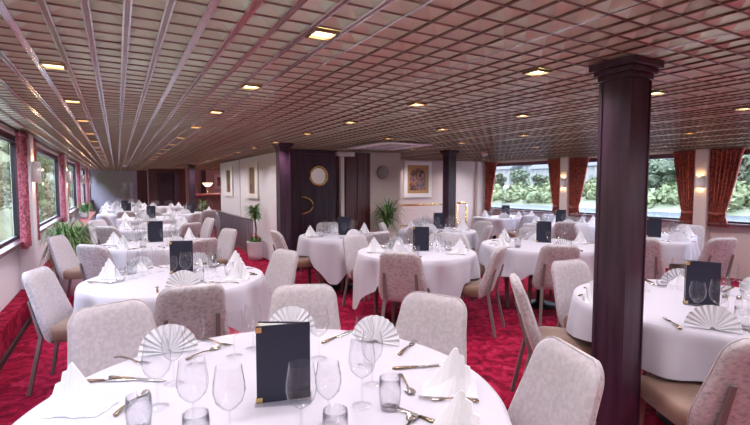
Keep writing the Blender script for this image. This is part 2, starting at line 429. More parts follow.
# ------------------------------------------------------------------ chairs
def back_outline(n=10):
    """rounded trapezoid, half width by height: list of (x, z)"""
    def arc(cx, cz, r, a0, a1): return [(cx + r * math.cos(a0 + (a1 - a0) * i / n), cz + r * math.sin(a0 + (a1 - a0) * i / n)) for i in range(n + 1)]
    zt, zb = .86, .36
    wt, wm, wb = .195, .235, .215
    pts = arc(wt - .085, zt - .085, .085, math.radians(82), math.radians(5))
    pts += [(wt + (wm - wt) * s, zt - .10 - (zt - .10 - .50) * s) for s in (.25, .5, .75, 1)]
    pts += [(wm - .003, .45)]
    pts += arc(wb - .035, zb + .035, .035, math.radians(-5), math.radians(-90))
    left = [(-x, z) for x, z in reversed(pts)]
    return pts + left
def make_chair():
    t = empty('dining_chair')
    ol = back_outline(); n = len(ol); cz = .60
    def lift(x, z, f):    # f: offset along the back's normal, + is front
        u = (z - .36) / .5
        y = -.175 - .14 * u - .02 * u * u + 1.0 * x * x * (.45 + .2 * u)
        return (x, y + f, z)
    rings = [1.0, .985, .94, .86, .7, .45, .2]
    T = .034
    def th(s): return T * (1 - s ** 14) ** .5 if s < 1 else 0
    b = MB(); fr = MB()
    def shell(mb, sgn):
        vs = []
        for s in rings:
            for x, z in ol: vs.append(lift(x * s, cz + (z - cz) * s, sgn * th(s)))
        vs.append(lift(0, cz, sgn * T)); fs = []
        for i in range(len(rings) - 1):
            for k in range(n):
                q = (i * n + k, i * n + (k + 1) % n, (i + 1) * n + (k + 1) % n, (i + 1) * n + k)
                fs.append(q if sgn < 0 else q[::-1])
        for k in range(n):
            q = ((len(rings) - 1) * n + k, (len(rings) - 1) * n + (k + 1) % n, len(rings) * n); fs.append(q if sgn < 0 else q[::-1])
        mb.add(vs, fs, True)
    shell(b, -1); bo = b.build('backrest', 'velvet_back', t)
    shell(fr, 1); fr.build('back_lining', 'velvet_inner', bo)
    pp = MB(); pp.tube([lift(x * .998, cz + (z - cz) * .998, .008) for x, z in ol] + [lift(ol[0][0] * .998, cz + (ol[0][1] - cz) * .998, .008)], .0045, 6, False)
    pp.build('piping', 'velvet_inner', bo)
    s = MB()
    def seat(u, v):
        a = 2 * PI * u; e = .28; c, q = math.cos(a), math.sin(a)
        sx = math.copysign(abs(c) ** e, c); sy = math.copysign(abs(q) ** e, q)
        prof = [(.0, .372), (.93, .372), (1.0, .385), (1.0, .445), (.975, .468), (.90, .478), (.5, .486), (0, .488)]
        r, z = prof[int(round(v * 7))]
        w = .225 - .01 * sy
        return (sx * w * r, .045 + sy * .215 * r, z)
    s.grid(seat, 40, 7); s.build('seat', 'velvet_seat', t)
    for sx in (-1, 1):
        l = MB(); l.bar((sx * .185, .225, .38), (sx * .195, .245, 0), .046, .028, .046, .028); l.build('leg', 'leg_wood', t, bev=.005)
        l = MB()
        p0, p1, p2 = Vector((sx * .150, -.302, .66)), Vector((sx * .158, -.232, .40)), Vector((sx * .185, -.31, 0))
        l.bar(p1, p0, .034, .026, .022, .012); l.bar(p2, p1, .026, .034, .026, .024); l.build('leg', 'leg_grey', t, bev=.004)
    return t
CH = []
def chair(bx, by, target, label, group='upholstered dining chairs', dmin=0):
    """bx, by: where the top of the back is; faces the target"""
    a = math.atan2(target[1] - by, target[0] - bx); d = (math.cos(a), math.sin(a))
    dist = math.hypot(target[0] - bx, target[1] - by)
    if 0 < dist < dmin: bx -= d[0] * (dmin - dist); by -= d[1] * (dmin - dist)
    CH.append((bx + d[0] * .32, by + d[1] * .32))
    return place('chair', make_chair, (bx + d[0] * .32, by + d[1] * .32, 0), a - PI / 2, label, 'chair', group)

# ------------------------------------------------------------------ tables and cloths
TAB = {}; RAD = {}
def make_table(r):
    t = empty('dining_table')
    MB().lathe([(r - .01, .712), (r, .72), (r, .738), (r - .008, .744)], 48, capb=True, capt=True).build('tabletop', 'leg_wood', t)
    MB().lathe([(.045, .04), (.04, .3), (.04, .712)], 16).build('pedestal', 'table_metal', t)
    MB().lathe([(.2, 0), (.2, .02), (.09, .035), (.045, .06)], 24, capb=True).build('base_plate', 'table_metal', t)
    return t
def cloth(x, y, label, Rf, Ef, seats, top=.75, seed=1, rz=0, sc_=1):
    rg = random.Random(seed); ph = [rg.uniform(0, 6.28) for _ in range(4)]
    N = 144; m = MB(); prof = []
    fr = [0, .5, .9, .985]
    vs = []; nr = 10
    for ring in range(len(fr) + nr):
        for k in range(N):
            a = 2 * PI * k / N; r = Rf(a); drop = max(.16, Ef(a) - r)
            for sa in seats:
                dd = sc_ * abs((a - (sa - rz) + PI) % (2 * PI) - PI); lim = .235
                wgt = min(1, max(0, (.52 - dd) / .16)); drop = drop * (1 - wgt) + min(drop, lim) * wgt
            if ring < len(fr): rr, z = r * fr[ring], top
            else:
                q = (ring - len(fr)) / (nr - 1)
                if q == 0: rr, z = r + .004, top - .004
                else:
                    dz = drop * q; z = top - .008 - dz
                    am = min(1, dz / .20) * .040 * (1 - .35 * q)
                    rr = r + .012 + .05 * dz + am * (math.sin(9 * a + ph[0] + 1.3 * math.sin(2 * a + ph[1])) + .6 * math.sin(17 * a + ph[2]))
            vs.append((rr * math.cos(a), rr * math.sin(a), z))
    tot = len(fr) + nr; fs = []
    for i in range(1, tot - 1):
        for k in range(N): fs.append((i * N + k, i * N + (k + 1) % N, (i + 1) * N + (k + 1) % N, (i + 1) * N + k))
    m.add(vs, fs, True)
    m.add([(0, 0, top)] + vs[N:2 * N], [(0, 1 + k, 1 + (k + 1) % N) for k in range(N)], True)
    o = m.build('tablecloth', 'linen'); o.location = (x, y, 0); o.rotation_euler = (0, 0, rz)
    return tag(o, label, 'tablecloth', 'white tablecloths')
def round_table(key, x, y, r, desc, seats=(), crot=.4, seed=1, over=.3):
    TAB[key] = (x, y, r, desc); RAD[key] = r
    place('table%.2f' % r, lambda: make_table(r), (x, y, 0), 0, 'round pedestal table under the cloth of ' + desc, 'table', 'round dining tables')
    L = r + over
    def E(a):
        a2 = (a - crot) % (PI / 2); a2 = min(a2, PI / 2 - a2); return min(L / math.cos(a2), L * 1.30)
    cloth(x, y, 'white linen cloth draped over ' + desc, lambda a: r, E, [math.atan2(sy - y, sx - x) for sx, sy in seats], seed=seed)
def rect_table(key, x, y, a, b, rz, desc, seats=(), seed=1):
    TAB[key] = (x, y, min(a, b), desc)
    t = thing('dining_table', 'rectangular table under the cloth of ' + desc, 'table', (x, y, 0), rz, 'rectangular window tables')
    MB().box(-a + .03, -b + .03, .712, a - .03, b - .03, .744).build('tabletop', 'leg_wood', t, bev=.006)
    for sx in (-1, 1):
        MB().lathe([(.04, .03), (.04, .712)], 12, (sx * a * .55, 0, 0)).build('pedestal', 'table_metal', t)
        MB().box(sx * a * .55 - .06, -b * .7, 0, sx * a * .55 + .06, b * .7, .03).build('base_plate', 'table_metal', t, bev=.006)
    def rectf(A, B):
        def f(t_):
            c, s_ = abs(math.cos(t_)) + 1e-9, abs(math.sin(t_)) + 1e-9
            p = 14; return ((c / A) ** p + (s_ / B) ** p) ** (-1 / p)
        return f
    cloth(x, y, 'white linen cloth draped over ' + desc, rectf(a, b), rectf(a + .34, b + .34), [math.atan2(sy - y, sx - x) for sx, sy in seats], seed=seed, rz=rz, sc_=.6)

CHAIRS = {   # table: list of (back x, back y, label)
 'T1': [(-.06, 2.68, 'lavender velvet chair at the foreground table, beside the carpeted step'), (.98, 2.60, 'velvet chair facing the camera behind the tall foreground menu'),
        (1.53, 2.00, 'pale crushed velvet chair at the right far edge of the foreground table'), (1.47, 1.08, 'pale velvet chair seen close up against the big pillar')],
 'T2': [(.38, 2.92, 'mottled chair back turned to the camera, between first and second left-row tables'), (-.54, 4.05, 'velvet chair in profile at the second left-row table, window side'),
        (1.37, 4.08, 'tilted pale chair on the aisle side of the second left-row table')],
 'T3': [(-.66, 6.55, 'velvet chair beside the bushy spider plant'), (-.26, 5.42, 'mottled chair back at the third left-row table, near the window side'),
        (.85, 5.40, 'grey chair back just behind the second left-row menu'), (1.35, 6.46, 'pale chair leaning on the aisle side of the third left-row table')],
 'T4': [(-.17, 7.75, 'pinkish chair facing the camera behind the third left-row table'), (1.03, 7.76, 'pale chair back at the fourth left-row table, aisle side'), (1.48, 8.75, 'tan chair on the aisle end of the fourth left-row table'),
        (-.35, 9.3, 'grey chair by the red ledge at the fourth left-row table')],
 'T5': [(1.45, 10.3, 'small chair at the fifth left-row table, aisle side'), (-.25, 10.6, 'small grey chair at the fifth left-row table, window side')],
 'TD': [(1.80, 5.85, 'pale chair in profile left of the porthole-door table'), (2.95, 6.75, 'tan chair with its back to the porthole door'), (2.95, 5.06, 'grey chair back at the near side of the porthole-door table')],
 'TM': [(2.50, 4.95, 'slim chair turned sideways behind the central round table'), (2.27, 3.50, 'mottled chair back in front of the central round table'),
        (3.28, 3.24, 'wide-seated chair in profile right of the central round table'), (3.56, 4.50, 'light tan chair facing the camera beyond the central round table')],
 'T5M': [(3.76, 4.40, 'slim tan chair at the far left side of the river-side round table'), (3.93, 3.08, 'grey mottled chair back in front of the river-side round table'),
         (5.15, 3.45, 'chair at the right side of the river-side round table behind the big pillar'), (5.20, 4.55, 'pinkish chair at the far side of the river-side round table')],
 'TB': [(3.70, 6.30, 'tan chair leaning beside the corner palm'), (3.80, 5.35, 'grey chair at the near left of the table under the painting'), (4.85, 6.75, 'small tan chair facing the camera under the painting'),
        (4.85, 5.05, 'flat-topped grey chair at the near side of the table under the painting'), (5.40, 5.75, 'tan chair at the right of the table under the painting')],
 'TR': [(2.28, 2.13, 'grey velvet chair in profile left of the big pillar'), (3.16, 2.40, 'velvet chair facing the camera behind the fan-napkin table'), (2.27, .75, 'mottled chair back at the lower right corner of the photo')],
 'W3': [(5.20, 2.98, 'tan chair back at the near end of the angled river-window table'), (6.05, 2.52, 'wide grey chair back along the angled river-window table'), (7.62, 3.62, 'dark tan chair at the far end of the angled river-window table'),
        (6.35, 4.60, 'grey chair behind the angled river-window table, left of its menu')],
 'W2': [(6.42, 4.9, 'grey chair leaning at the near corner of the middle river-window table')],
 'W1': [(7.25, 6.42, 'grey chair pair member nearer the aisle at the far river-window table'), (7.85, 6.44, 'grey chair pair member nearer the glass at the far river-window table')],
}
D1, D2, D3 = 'the big foreground round table', 'the second left-row table', 'the third left-row table'
TC = {'T1': (.43, 1.45), 'T2': (.38, 3.80), 'T3': (.42, 6.15), 'T4': (.55, 8.55), 'T5': (.62, 10.9), 'TD': (2.78, 5.85), 'TM': (2.80, 4.02), 'T5M': (4.45, 3.75), 'TB': (4.40, 5.75), 'TR': (3.08, 1.40),
      'W3': (6.45, 3.56), 'W2': (7.1, 5.55), 'W1': (7.55, 7.35)}
def seats_of(k): return [(c[0], c[1]) for c in CHAIRS.get(k, [])]
round_table('T1', .43, 1.45, .765, D1, seats_of('T1'), .3, 3)
round_table('T2', .38, 3.80, .65, D2, seats_of('T2'), .35, 5)
round_table('T3', .42, 6.15, .65, D3, seats_of('T3'), .8, 8)
round_table('T4', .55, 8.55, .65, 'the fourth left-row table', seats_of('T4'), .2, 11)
round_table('T5', .62, 10.9, .65, 'the fifth left-row table', seats_of('T5'), .5, 12)
round_table('TD', 2.78, 5.85, .60, 'the porthole-door table', seats_of('TD'), .15, 14)
round_table('TM', 2.80, 4.02, .63, 'the central round table', seats_of('TM'), .5, 21)
round_table('T5M', 4.45, 3.75, .70, 'the river-side round table', seats_of('T5M'), .2, 23)
round_table('TB', 4.40, 5.75, .60, 'the under-painting table', seats_of('TB'), .4, 25)
round_table('TR', 3.08, 1.40, .70, 'the fan-napkin pillar table', seats_of('TR') + [(2.40, .98), (2.45, 1.15)], -.35, 27, over=.2)
rect_table('W3', 6.45, 3.56, .68, .48, math.radians(20), 'the angled river-window table', seats_of('W3'), 31)
rect_table('W2', 7.15, 5.55, .62, .46, math.radians(8), 'the middle river-window table', seats_of('W2'), 32)
rect_table('W1', 7.55, 7.35, .62, .45, math.radians(0), 'the far river-window table', seats_of('W1'), 33)
rect_table('W4', 7.80, 2.25, .50, .42, math.radians(8), 'the rightmost river-window table', [], 34)
FAR = [('F1', .2, 12.9, 'the sixth window-side table'), ('F2', 1.6, 12.3, 'the distant-pillar table'), ('F3', .2, 15.1, 'the second-last window-side table'),
       ('F4', 1.25, 16.3, 'the last aisle table'), ('F5', .17, 17.6, 'the last window-side table'), ('F6', .20, 19.6, 'the last table before the far wall')]
FARCH = [(.75, 11.8, 'F2'), (1.9, 11.55, 'F2'), (.17, 12.0, 'F1'), (.95, 13.3, 'F1'), (.7, 14.7, 'F3'), (.5, 16.0, 'F4'), (2.0, 15.9, 'F4')]
for i, (k, x, y, dsc) in enumerate(FAR): round_table(k, x, y, .65, dsc, [(p, q) for p, q, kk in FARCH if kk == k], .3 * i, 40 + i)
for k, lst in CHAIRS.items():
    for bx, by, lb in lst: chair(bx, by, (3.16, 2.53) if 'lower right corner' in lb else (bx, 7.4) if k == 'W1' else TC[k], lb, dmin=RAD.get(k, 0) + .20 if k in RAD else 0)
dsc = {k: d_ for k, x, y, d_ in FAR}; ctr = {k: (x, y) for k, x, y, d_ in FAR}; cnt = {}
for bx, by, k in FARCH:
    cnt[k] = cnt.get(k, 0) + 1
    side = 'left' if bx < ctr[k][0] - .3 else 'right' if bx > ctr[k][0] + .3 else 'near'
    chair(bx, by, ctr[k], 'distant %s-side chair %s%s' % (side, 'farther back ' if by > ctr[k][1] else '', 'at ' + dsc[k]), 'distant dining chairs', .87)

# ------------------------------------------------------------------ tableware
TOP = .7505
def make_wine(h, rb):
    def mk():
        t = empty('wine_glass')
        z0 = h * .42
        b = [(.004, z0), (rb * .5, z0 + .012), (rb * .86, z0 + .03), (rb, z0 + .055), (rb * .97, z0 + .08), (rb * .88, z0 + (h - z0) * .8), (rb * .80, h)]
        MB().lathe(b, 20).build('bowl', 'glass', t)
        MB().lathe([(.0035, z0 + .002), (.0035, .02), (.006, .008)], 10).build('stem', 'glass', t)
        MB().lathe([(.006, .008), (.015, .004), (.034, .0015), (.034, 0)], 20).build('foot', 'glass', t)
        return t
    return mk
def make_wine_small(h, rb):
    def mk():
        z0 = h * .42
        p = [(.03, .0), (.008, .006), (.0035, .02), (.0035, z0), (rb * .6, z0 + .015), (rb, z0 + .055), (rb * .94, z0 + .085), (rb * .80, h)]
        return MB().lathe(p, 12).build('wine_glass', 'glass')
    return mk
def make_tumbler():
    return MB().lathe([(.001, .008), (.026, .008), (.028, 0), (.033, .02), (.036, .06), (.034, .105), (.032, .105), (.034, .06), (.03, .014), (.001, .012)], 18).build('tumbler', 'glass')
def flat(name, pts, z=.004, th=.0022, arch=0, m='bronze', parent=None):
    """flat ware piece along +x: pts = (x, half width)"""
    mb = MB(); n = len(pts); L = pts[-1][0] - pts[0][0]
    vs = []
    for s in (1, -1):
        for x, w in pts:
            zz = z + arch * math.sin(PI * (x - pts[0][0]) / L) + s * th / 2
            vs += [(x, -w, zz), (x, w, zz)]
    o = 2 * n; fs = []
    for i in range(n - 1):
        a = 2 * i
        fs += [(a, a + 2, a + 3, a + 1), (o + a + 1, o + a + 3, o + a + 2, o + a), (a, o + a, o + a + 2, a + 2), (a + 1, a + 3, o + a + 3, o + a + 1)]
    fs += [(0, 1, o + 1, o), (o - 2, 2 * o - 2, 2 * o - 1, o - 1)]
    return mb.add(vs, fs, True).build(name, m, parent)
def make_knife():
    t = empty('table_knife')
    flat('handle', [(-.115, .002), (-.11, .008), (-.06, .007), (-.015, .0045)], .005, .006, 0, 'bronze', t)
    flat('blade', [(-.015, .004), (0, .008), (.06, .010), (.10, .007), (.115, .001)], .004, .0018, 0, 'steel', t); return t
def make_fork():
    t = empty('table_fork')
    flat('handle', [(-.10, .002), (-.095, .009), (-.06, .006), (.0, .003), (.03, .004)], .004, .003, .009, 'bronze', t)
    flat('fork_head', [(.03, .004), (.042, .012), (.058, .0125)], .005, .002, 0, 'steel', t)
    for k in range(4):
        mb = MB(); yy = -.0108 + k * .0072; mb.bar((.055, yy, .0048), (.10, yy * .9, .008), .0032, .002, .0022, .0016, (0, 1, 0)); mb.build('tine', 'steel', t)
    return t
def make_spoon():
    t = empty('dessert_spoon')
    flat('handle', [(-.09, .002), (-.085, .0085), (-.05, .005), (.0, .0028), (.035, .003)], .004, .003, .008, 'bronze', t)
    mb = MB(); mb.grid(lambda u, v: (.06 + .028 * v * math.cos(2 * PI * u), .018 * v * math.sin(2 * PI * u), .0015 + .005 * v * v), 18, 4); mb.build('spoon_bowl', 'steel', t); return t
def make_fan():
    """pleated half disc standing on its straight edge, opening towards -y"""
    t = empty('fan_napkin'); P = 13; N = P * 2; m = MB(); vs = []
    R_ = [.012, .05, .09, .118]
    for r in R_:
        for i in range(N + 1):
            a = PI * i / N; z = .004 + r * math.sin(a); off = (.0065 if i % 2 else -.0065) * (r / .118)
            vs.append((r * math.cos(a), off + .28 * z * .6, z))
    fs = [(j * (N + 1) + i, j * (N + 1) + i + 1, (j + 1) * (N + 1) + i + 1, (j + 1) * (N + 1) + i) for j in range(len(R_) - 1) for i in range(N)]
    m.add(vs, fs, False); m.build('pleated_fan', 'napkin', t, solid=.003)
    b = MB(); b.add([(-.07, .0, .004), (.07, .0, .004), (.045, .075, .003), (-.045, .075, .003), (0, .03, .085)], [(0, 1, 2, 3), (0, 3, 4), (1, 4, 2), (3, 2, 4)]); b.build('back_fold', 'napkin', t)
    return t
def make_crest():
    """folded napkin: smooth slope on one side, stepped pleats on the other"""
    t = empty('folded_napkin'); m = MB()
    prof = [(-.115, .012, .010), (-.085, .042, .026), (-.05, .088, .040), (-.015, .135, .045), (.012, .172, .04), (.022, .178, .035), (.030, .172, .032),
            (.036, .150, .034), (.058, .142, .040), (.060, .108, .044), (.084, .098, .046), (.086, .064, .046), (.108, .052, .044), (.112, .012, .030)]
    vs = []
    for i, (x, hh, w) in enumerate(prof):
        x *= .80; hh *= .86; w *= 1.05
        j = .004 * math.sin(i * 2.1)
        vs += [(x - .006, -w * 1.25, .002), (x, -w * .62 + j, hh * .42), (x, j * .6 - .004, hh), (x, j * .6 + .004, hh), (x, w * .62 + j, hh * .42), (x - .006, w * 1.25, .002)]
    n = len(prof); fs = [(i * 6 + k, (i + 1) * 6 + k, (i + 1) * 6 + k + 1, i * 6 + k + 1) for i in range(n - 1) for k in range(5)]
    fs += [(0, 1, 2, 3, 4, 5), tuple((n - 1) * 6 + k for k in (5, 4, 3, 2, 1, 0))]
    m.add(vs, fs, False); m.build('crest', 'napkin', t)
    f = MB(); f.add([(-.10, -.055, .003), (.085, -.06, .003), (.092, .055, .003), (-.09, .05, .003), (-.03, -.012, .02), (.05, -.012, .022)], [(0, 1, 5, 4), (1, 2, 5), (2, 3, 4, 5), (3, 0, 4)]); f.build('base_fold', 'napkin', t)
    return t
def make_menu():
    t = empty('menu_holder'); w, h = .175, .262
    for s, ry in ((1, -.0), (-1, .0)):
        a = math.radians(9) * s; c = MB()
        ca, sa = math.cos(a), math.sin(a)
        def P(x, o, z): return (w / 2 - (w / 2 - x) * ca - o * sa * s * 0, (w / 2 - x) * sa * -1 + o, z)
        y0_, y1_ = -.0025, .0025
        vs = [P(-w / 2, y0_, .006), P(w / 2, y0_, .006), P(w / 2, y1_, .006), P(-w / 2, y1_, .006), P(-w / 2, y0_, h), P(w / 2, y0_, h), P(w / 2, y1_, h), P(-w / 2, y1_, h)]
        c.add(vs, [(3, 2, 1, 0), (4, 5, 6, 7), (0, 1, 5, 4), (1, 2, 6, 5), (2, 3, 7, 6), (3, 0, 4, 7)]); co = c.build('cover', 'menu_leather', t)
        for zz in (.006, h - .022):
            g = MB(); a0, a1 = -.0036, .0036
            vs = [P(-w / 2 - .002, a0, zz), P(-w / 2 + .018, a0, zz), P(-w / 2 + .018, a1, zz), P(-w / 2 - .002, a1, zz), P(-w / 2 - .002, a0, zz + .018), P(-w / 2 + .018, a0, zz + .018), P(-w / 2 + .018, a1, zz + .018), P(-w / 2 - .002, a1, zz + .018)]
            g.add(vs, [(3, 2, 1, 0), (4, 5, 6, 7), (0, 1, 5, 4), (1, 2, 6, 5), (2, 3, 7, 6), (3, 0, 4, 7)]); g.build('corner_mount', 'gold', co)
    pg = MB(); al = math.radians(9)
    for sg in (1, -1):
        def Q(x, o, z): return (w / 2 - (w / 2 - x) * math.cos(al), -sg * ((w / 2 - x) * math.sin(al) - o), z)
        vs = [Q(x, o, z) for z in (.010, h - .005) for x, o in ((-w / 2 + .004, .004), (w / 2 - .03, .004), (w / 2 - .03, .009), (-w / 2 + .004, .009))]
        pg.add(vs, [(3, 2, 1, 0), (4, 5, 6, 7), (0, 1, 5, 4), (1, 2, 6, 5), (2, 3, 7, 6), (3, 0, 4, 7)])
    pg.build('pages', 'paper', t)
    st = MB(); st.box(-w / 2 - .004, -.045, 0, w / 2 + .004, .045, .004); st.build('stand', 'acrylic', t)
    return t
def make_shaker():
    t = empty('salt_shaker')
    MB().lathe([(.018, 0), (.02, .01), (.017, .05), (.014, .055)], 12, capb=True).build('body', 'glass', t)
    MB().lathe([(.0145, .054), (.015, .07), (.008, .078), (.001, .079)], 12).build('cap', 'steel', t); return t
COUNT = {}
def piece(kind, x, y, rz, label, small=False, z=TOP):
    mk = {'big': ('wine_big', make_wine(.222, .044)), 'mid': ('wine_mid', make_wine(.198, .039)), 'sbig': ('wine_sbig', make_wine_small(.222, .044)), 'smid': ('wine_smid', make_wine_small(.198, .039)), 'tumbler': ('tumbler', make_tumbler),
          'knife': ('knife', make_knife), 'fork': ('fork', make_fork), 'spoon': ('spoon', make_spoon), 'fan': ('fan', make_fan), 'crest': ('crest', make_crest), 'menu': ('menu', make_menu), 'shaker': ('shaker', make_shaker)}
    cat = {'big': 'wine glass', 'mid': 'wine glass', 'sbig': 'wine glass', 'smid': 'wine glass', 'tumbler': 'glass', 'knife': 'knife', 'fork': 'fork', 'spoon': 'spoon', 'fan': 'napkin', 'crest': 'napkin', 'menu': 'menu', 'shaker': 'shaker'}
    grp = {'big': 'wine glasses', 'mid': 'wine glasses', 'sbig': 'wine glasses', 'smid': 'wine glasses', 'tumbler': 'water tumblers', 'knife': 'table knives', 'fork': 'table forks', 'spoon': 'dessert spoons', 'fan': 'folded napkins', 'crest': 'folded napkins', 'menu': 'table menus', 'shaker': 'salt and pepper shakers'}
    return place(mk[kind][0], mk[kind][1], (x, y, z), rz, label, cat[kind], grp[kind])
SECT = ['right', 'far right', 'far', 'far left', 'left', 'near left', 'near', 'near right']
VY = math.radians(29.6)
def sector(dx, dy, used):
    """which side of its table a setting is on, as the camera sees it"""
    a = math.atan2(dx * -math.sin(-VY) * 0 + dx * math.sin(VY) + dy * math.cos(VY), dx * math.cos(VY) - dy * math.sin(VY))
    k = int(round(a / (PI / 4))) % 8
    for d_ in (0, 1, -1, 2, -2, 3, -3, 4):
        s = SECT[(k + d_) % 8]
        if s not in used: used.add(s); return s
def setting(key, nx_, ny_, kind, used, level):
    x, y, r, dsc_ = TAB[key]
    dx, dy = nx_ - x, ny_ - y; L = math.hypot(dx, dy); ux, uy = dx / L, dy / L; rz = math.atan2(uy, ux) + PI / 2   # local -y looks outward
    side = sector(dx, dy, used); at = ', %s side of %s' % (side, dsc_)
    jr = R.uniform(-.2, .2)
    va = math.atan2(y, x); along = abs(math.cos(math.atan2(uy, ux) - va))
    kind = 'fan' if along > .80 else 'crest'
    piece(kind, nx_, ny_, (rz if kind == 'fan' else rz - PI / 2) + jr, ('white fan-pleated napkin' if kind == 'fan' else 'white crest-folded napkin') + at)
    def off(a, b):  # a towards centre, b to the sitter's right
        if key[0] == 'W': a *= .72
        return nx_ - ux * a - uy * b, ny_ - uy * a + ux * b
    j = lambda: R.uniform(-.005, .005)
    b_, m_ = ('big', 'mid') if level >= 2 else ('sbig', 'smid')
    p = off(.19 + j(), .045 + j()); piece(b_, p[0], p[1], R.uniform(0, 6), 'large clear wine glass' + at)
    p = off(.21 + j(), -.05 + j()); piece(m_, p[0], p[1], R.uniform(0, 6), 'smaller clear wine glass' + at)
    if level >= 1:
        p = off(.13 + j(), .13 + j()); piece('tumbler', p[0], p[1], 0, 'clear water tumbler' + at)
        p = off(.02, .165); piece('knife', p[0], p[1], math.atan2(-uy, -ux) + R.uniform(-.1, .1) + (.4 if key == 'TR' else 0), 'dinner knife' + at)
        p = off(.02, -.165); piece('fork', p[0], p[1], math.atan2(-uy, -ux) + R.uniform(-.1, .1) + (.4 if key == 'TR' else 0), 'dinner fork' + at)
    if level >= 2:
        p = off(.03, .20); piece('spoon', p[0], p[1], math.atan2(-uy, -ux) + R.uniform(-.1, .1) + (.4 if key == 'TR' else 0), 'dessert spoon' + at)
def dress(key, naps, level, menu=None, mrz=0, extra=()):
    x, y, r, dsc_ = TAB[key]; used = set()
    for nx_, ny_, kd in naps: setting(key, nx_, ny_, kd, used, level)
    if menu:
        piece('menu', menu[0], menu[1], mrz, 'dark navy menu standing open on ' + dsc_)
        if level >= 1:
            c, s_ = math.cos(mrz), math.sin(mrz)
            for q, nm in ((-.035, 'left'), (.03, 'right')): piece('shaker', menu[0] + c * (q + .147) , menu[1] + s_ * (q + .147) , 0, 'little glass shaker, %s one beside the menu on %s' % (nm, dsc_))
def ring(key, angs, kinds, inset=.16, rect=None):
    x, y, r, d_ = TAB[key]
    return [(x + (r - inset) * math.cos(math.radians(a)), y + (r - inset) * math.sin(math.radians(a)), kinds[i % len(kinds)]) for i, a in enumerate(angs)]
# foreground table, piece by piece
t1 = ' on the big foreground table'
for x, y, rz, kd, lb in [(-.13, 1.70, 2.6, 'crest', 'white crest napkin standing before the lavender chair'), (.17, 2.08, -.15, 'fan', 'white fan napkin behind the left glasses'),
                         (.72, 2.10, -.35, 'fan', 'white fan napkin behind the tall menu'), (1.00, 1.76, -.9, 'fan', 'white fan napkin by the far right chair'),
                         (.995, 1.215, -.55, 'crest', 'white crest napkin standing at the right rim'), (.80, .955, -.8, 'crest', 'white crest napkin cut off at the bottom edge')]:
    piece(kd, x, y, rz, lb + t1)
for x, y, kd, lb in [(.093, 1.583, 'big', 'large wine glass, leftmost'), (.157, 1.749, 'mid', 'wine glass before the left fan napkin'), (.250, 1.895, 'mid', 'wine glass touching the left fan napkin in view'),
                     (.171, 1.362, 'big', 'large wine glass low in the left cluster'), (.252, 1.262, 'big', 'large wine glass nearest the camera left of the menu'), (.407, 1.915, 'mid', 'wine glass left behind the menu'),
                     (.500, 1.965, 'mid', 'wine glass peeking over the menu at its left'), (.430, 1.175, 'big', 'large wine glass in front of the menu, left one'), (.526, 1.205, 'mid', 'wine glass in front of the menu, right one'),
                     (.704, 1.709, 'big', 'wine glass just right of the menu'), (.835, 1.555, 'mid', 'wine glass before the right fan napkin'), (.672, 1.268, 'big', 'large wine glass at the centre right'), (.775, 1.385, 'mid', 'wine glass behind the right tumbler')]:
    piece(kd, x, y, R.uniform(0, 6), lb + t1)
for x, y, lb in [(.035, 1.46, 'clear tumbler beside the left crest napkin'), (.165, 1.27, 'clear tumbler at the lower left cluster'), (.500, 1.10, 'clear tumbler at the bottom edge before the menu'), (.740, 1.205, 'clear tumbler at the centre right'), (.585, 1.96, 'clear tumbler behind the menu')]:
    piece('tumbler', x, y, 0, lb + t1)
for kd, a, b, lb in [('knife', (.944, 1.456), (1.095, 1.404), 'knife lying above the right crest napkin'), ('fork', (1.05, 1.60), (1.13, 1.655), 'fork beside the right fan napkin'), ('spoon', (.904, 1.394), (.859, 1.26), 'spoon right of the tumbler'),
                     ('fork', (1.02, 1.10), (.86, 1.215), 'fork in front of the right crest napkin'), ('knife', (.81, 1.07), (.76, 1.19), 'knife by the bottom crest napkin'), ('spoon', (.70, 1.06), (.745, 1.10), 'spoon at the bottom edge'),
                     ('knife', (.785, 1.867), (.989, 1.961), 'knife behind the right glasses'), ('fork', (.333, 2.17), (.401, 2.056), 'fork right of the left fan napkin'), ('spoon', (.23, 1.965), (.37, 2.045), 'spoon before the left fan napkin'),
                     ('knife', (-.013, 1.894), (.10, 1.81), 'knife left of the left fan napkin'), ('fork', (.0, 2.10), (.06, 2.02), 'fork near the far left rim'), ('spoon', (-.02, 1.60), (.063, 1.72), 'spoon between the left glasses'),
                     ('knife', (-.10, 1.915), (.0, 1.87), 'knife under the lavender chair edge'), ('fork', (-.19, 1.58), (-.08, 1.50), 'fork before the left crest napkin')]:
    piece(kd, (a[0] + b[0]) / 2, (a[1] + b[1]) / 2, math.atan2(b[1] - a[1], b[0] - a[0]), lb + t1)
piece('menu', .465, 1.435, math.radians(-22), 'dark navy menu with gold corners standing on the big foreground table')
dress('T2', [(.38, 3.38, 'fan'), (-.06, 4.02, 'crest'), (.86, 3.98, 'crest'), (.14, 4.26, 'fan'), (.62, 4.24, 'crest'), (.78, 3.50, 'crest')], 2, (.44, 3.98), math.radians(-12))
dress('T3', [(.05, 5.84, 'fan'), (-.04, 6.32, 'crest'), (.80, 6.42, 'crest'), (.58, 5.72, 'fan'), (.30, 6.62, 'crest')], 2, (.40, 6.30), math.radians(-8))
dress('TR', [(2.54, 1.09, 'fan'), (3.02, 1.93, 'crest'), (3.50, 1.72, 'crest'), (3.60, 1.30, 'crest'), (2.56, 1.72, 'crest'), (3.0, .9, 'fan')], 2, (3.02, 1.36), math.radians(-58))
dress('TM', [(2.42, 3.78, 'fan'), (3.12, 3.70, 'crest'), (3.22, 4.2, 'crest'), (2.42, 4.25, 'crest'), (2.8, 4.45, 'fan')], 2, (2.86, 4.02), math.radians(-30))
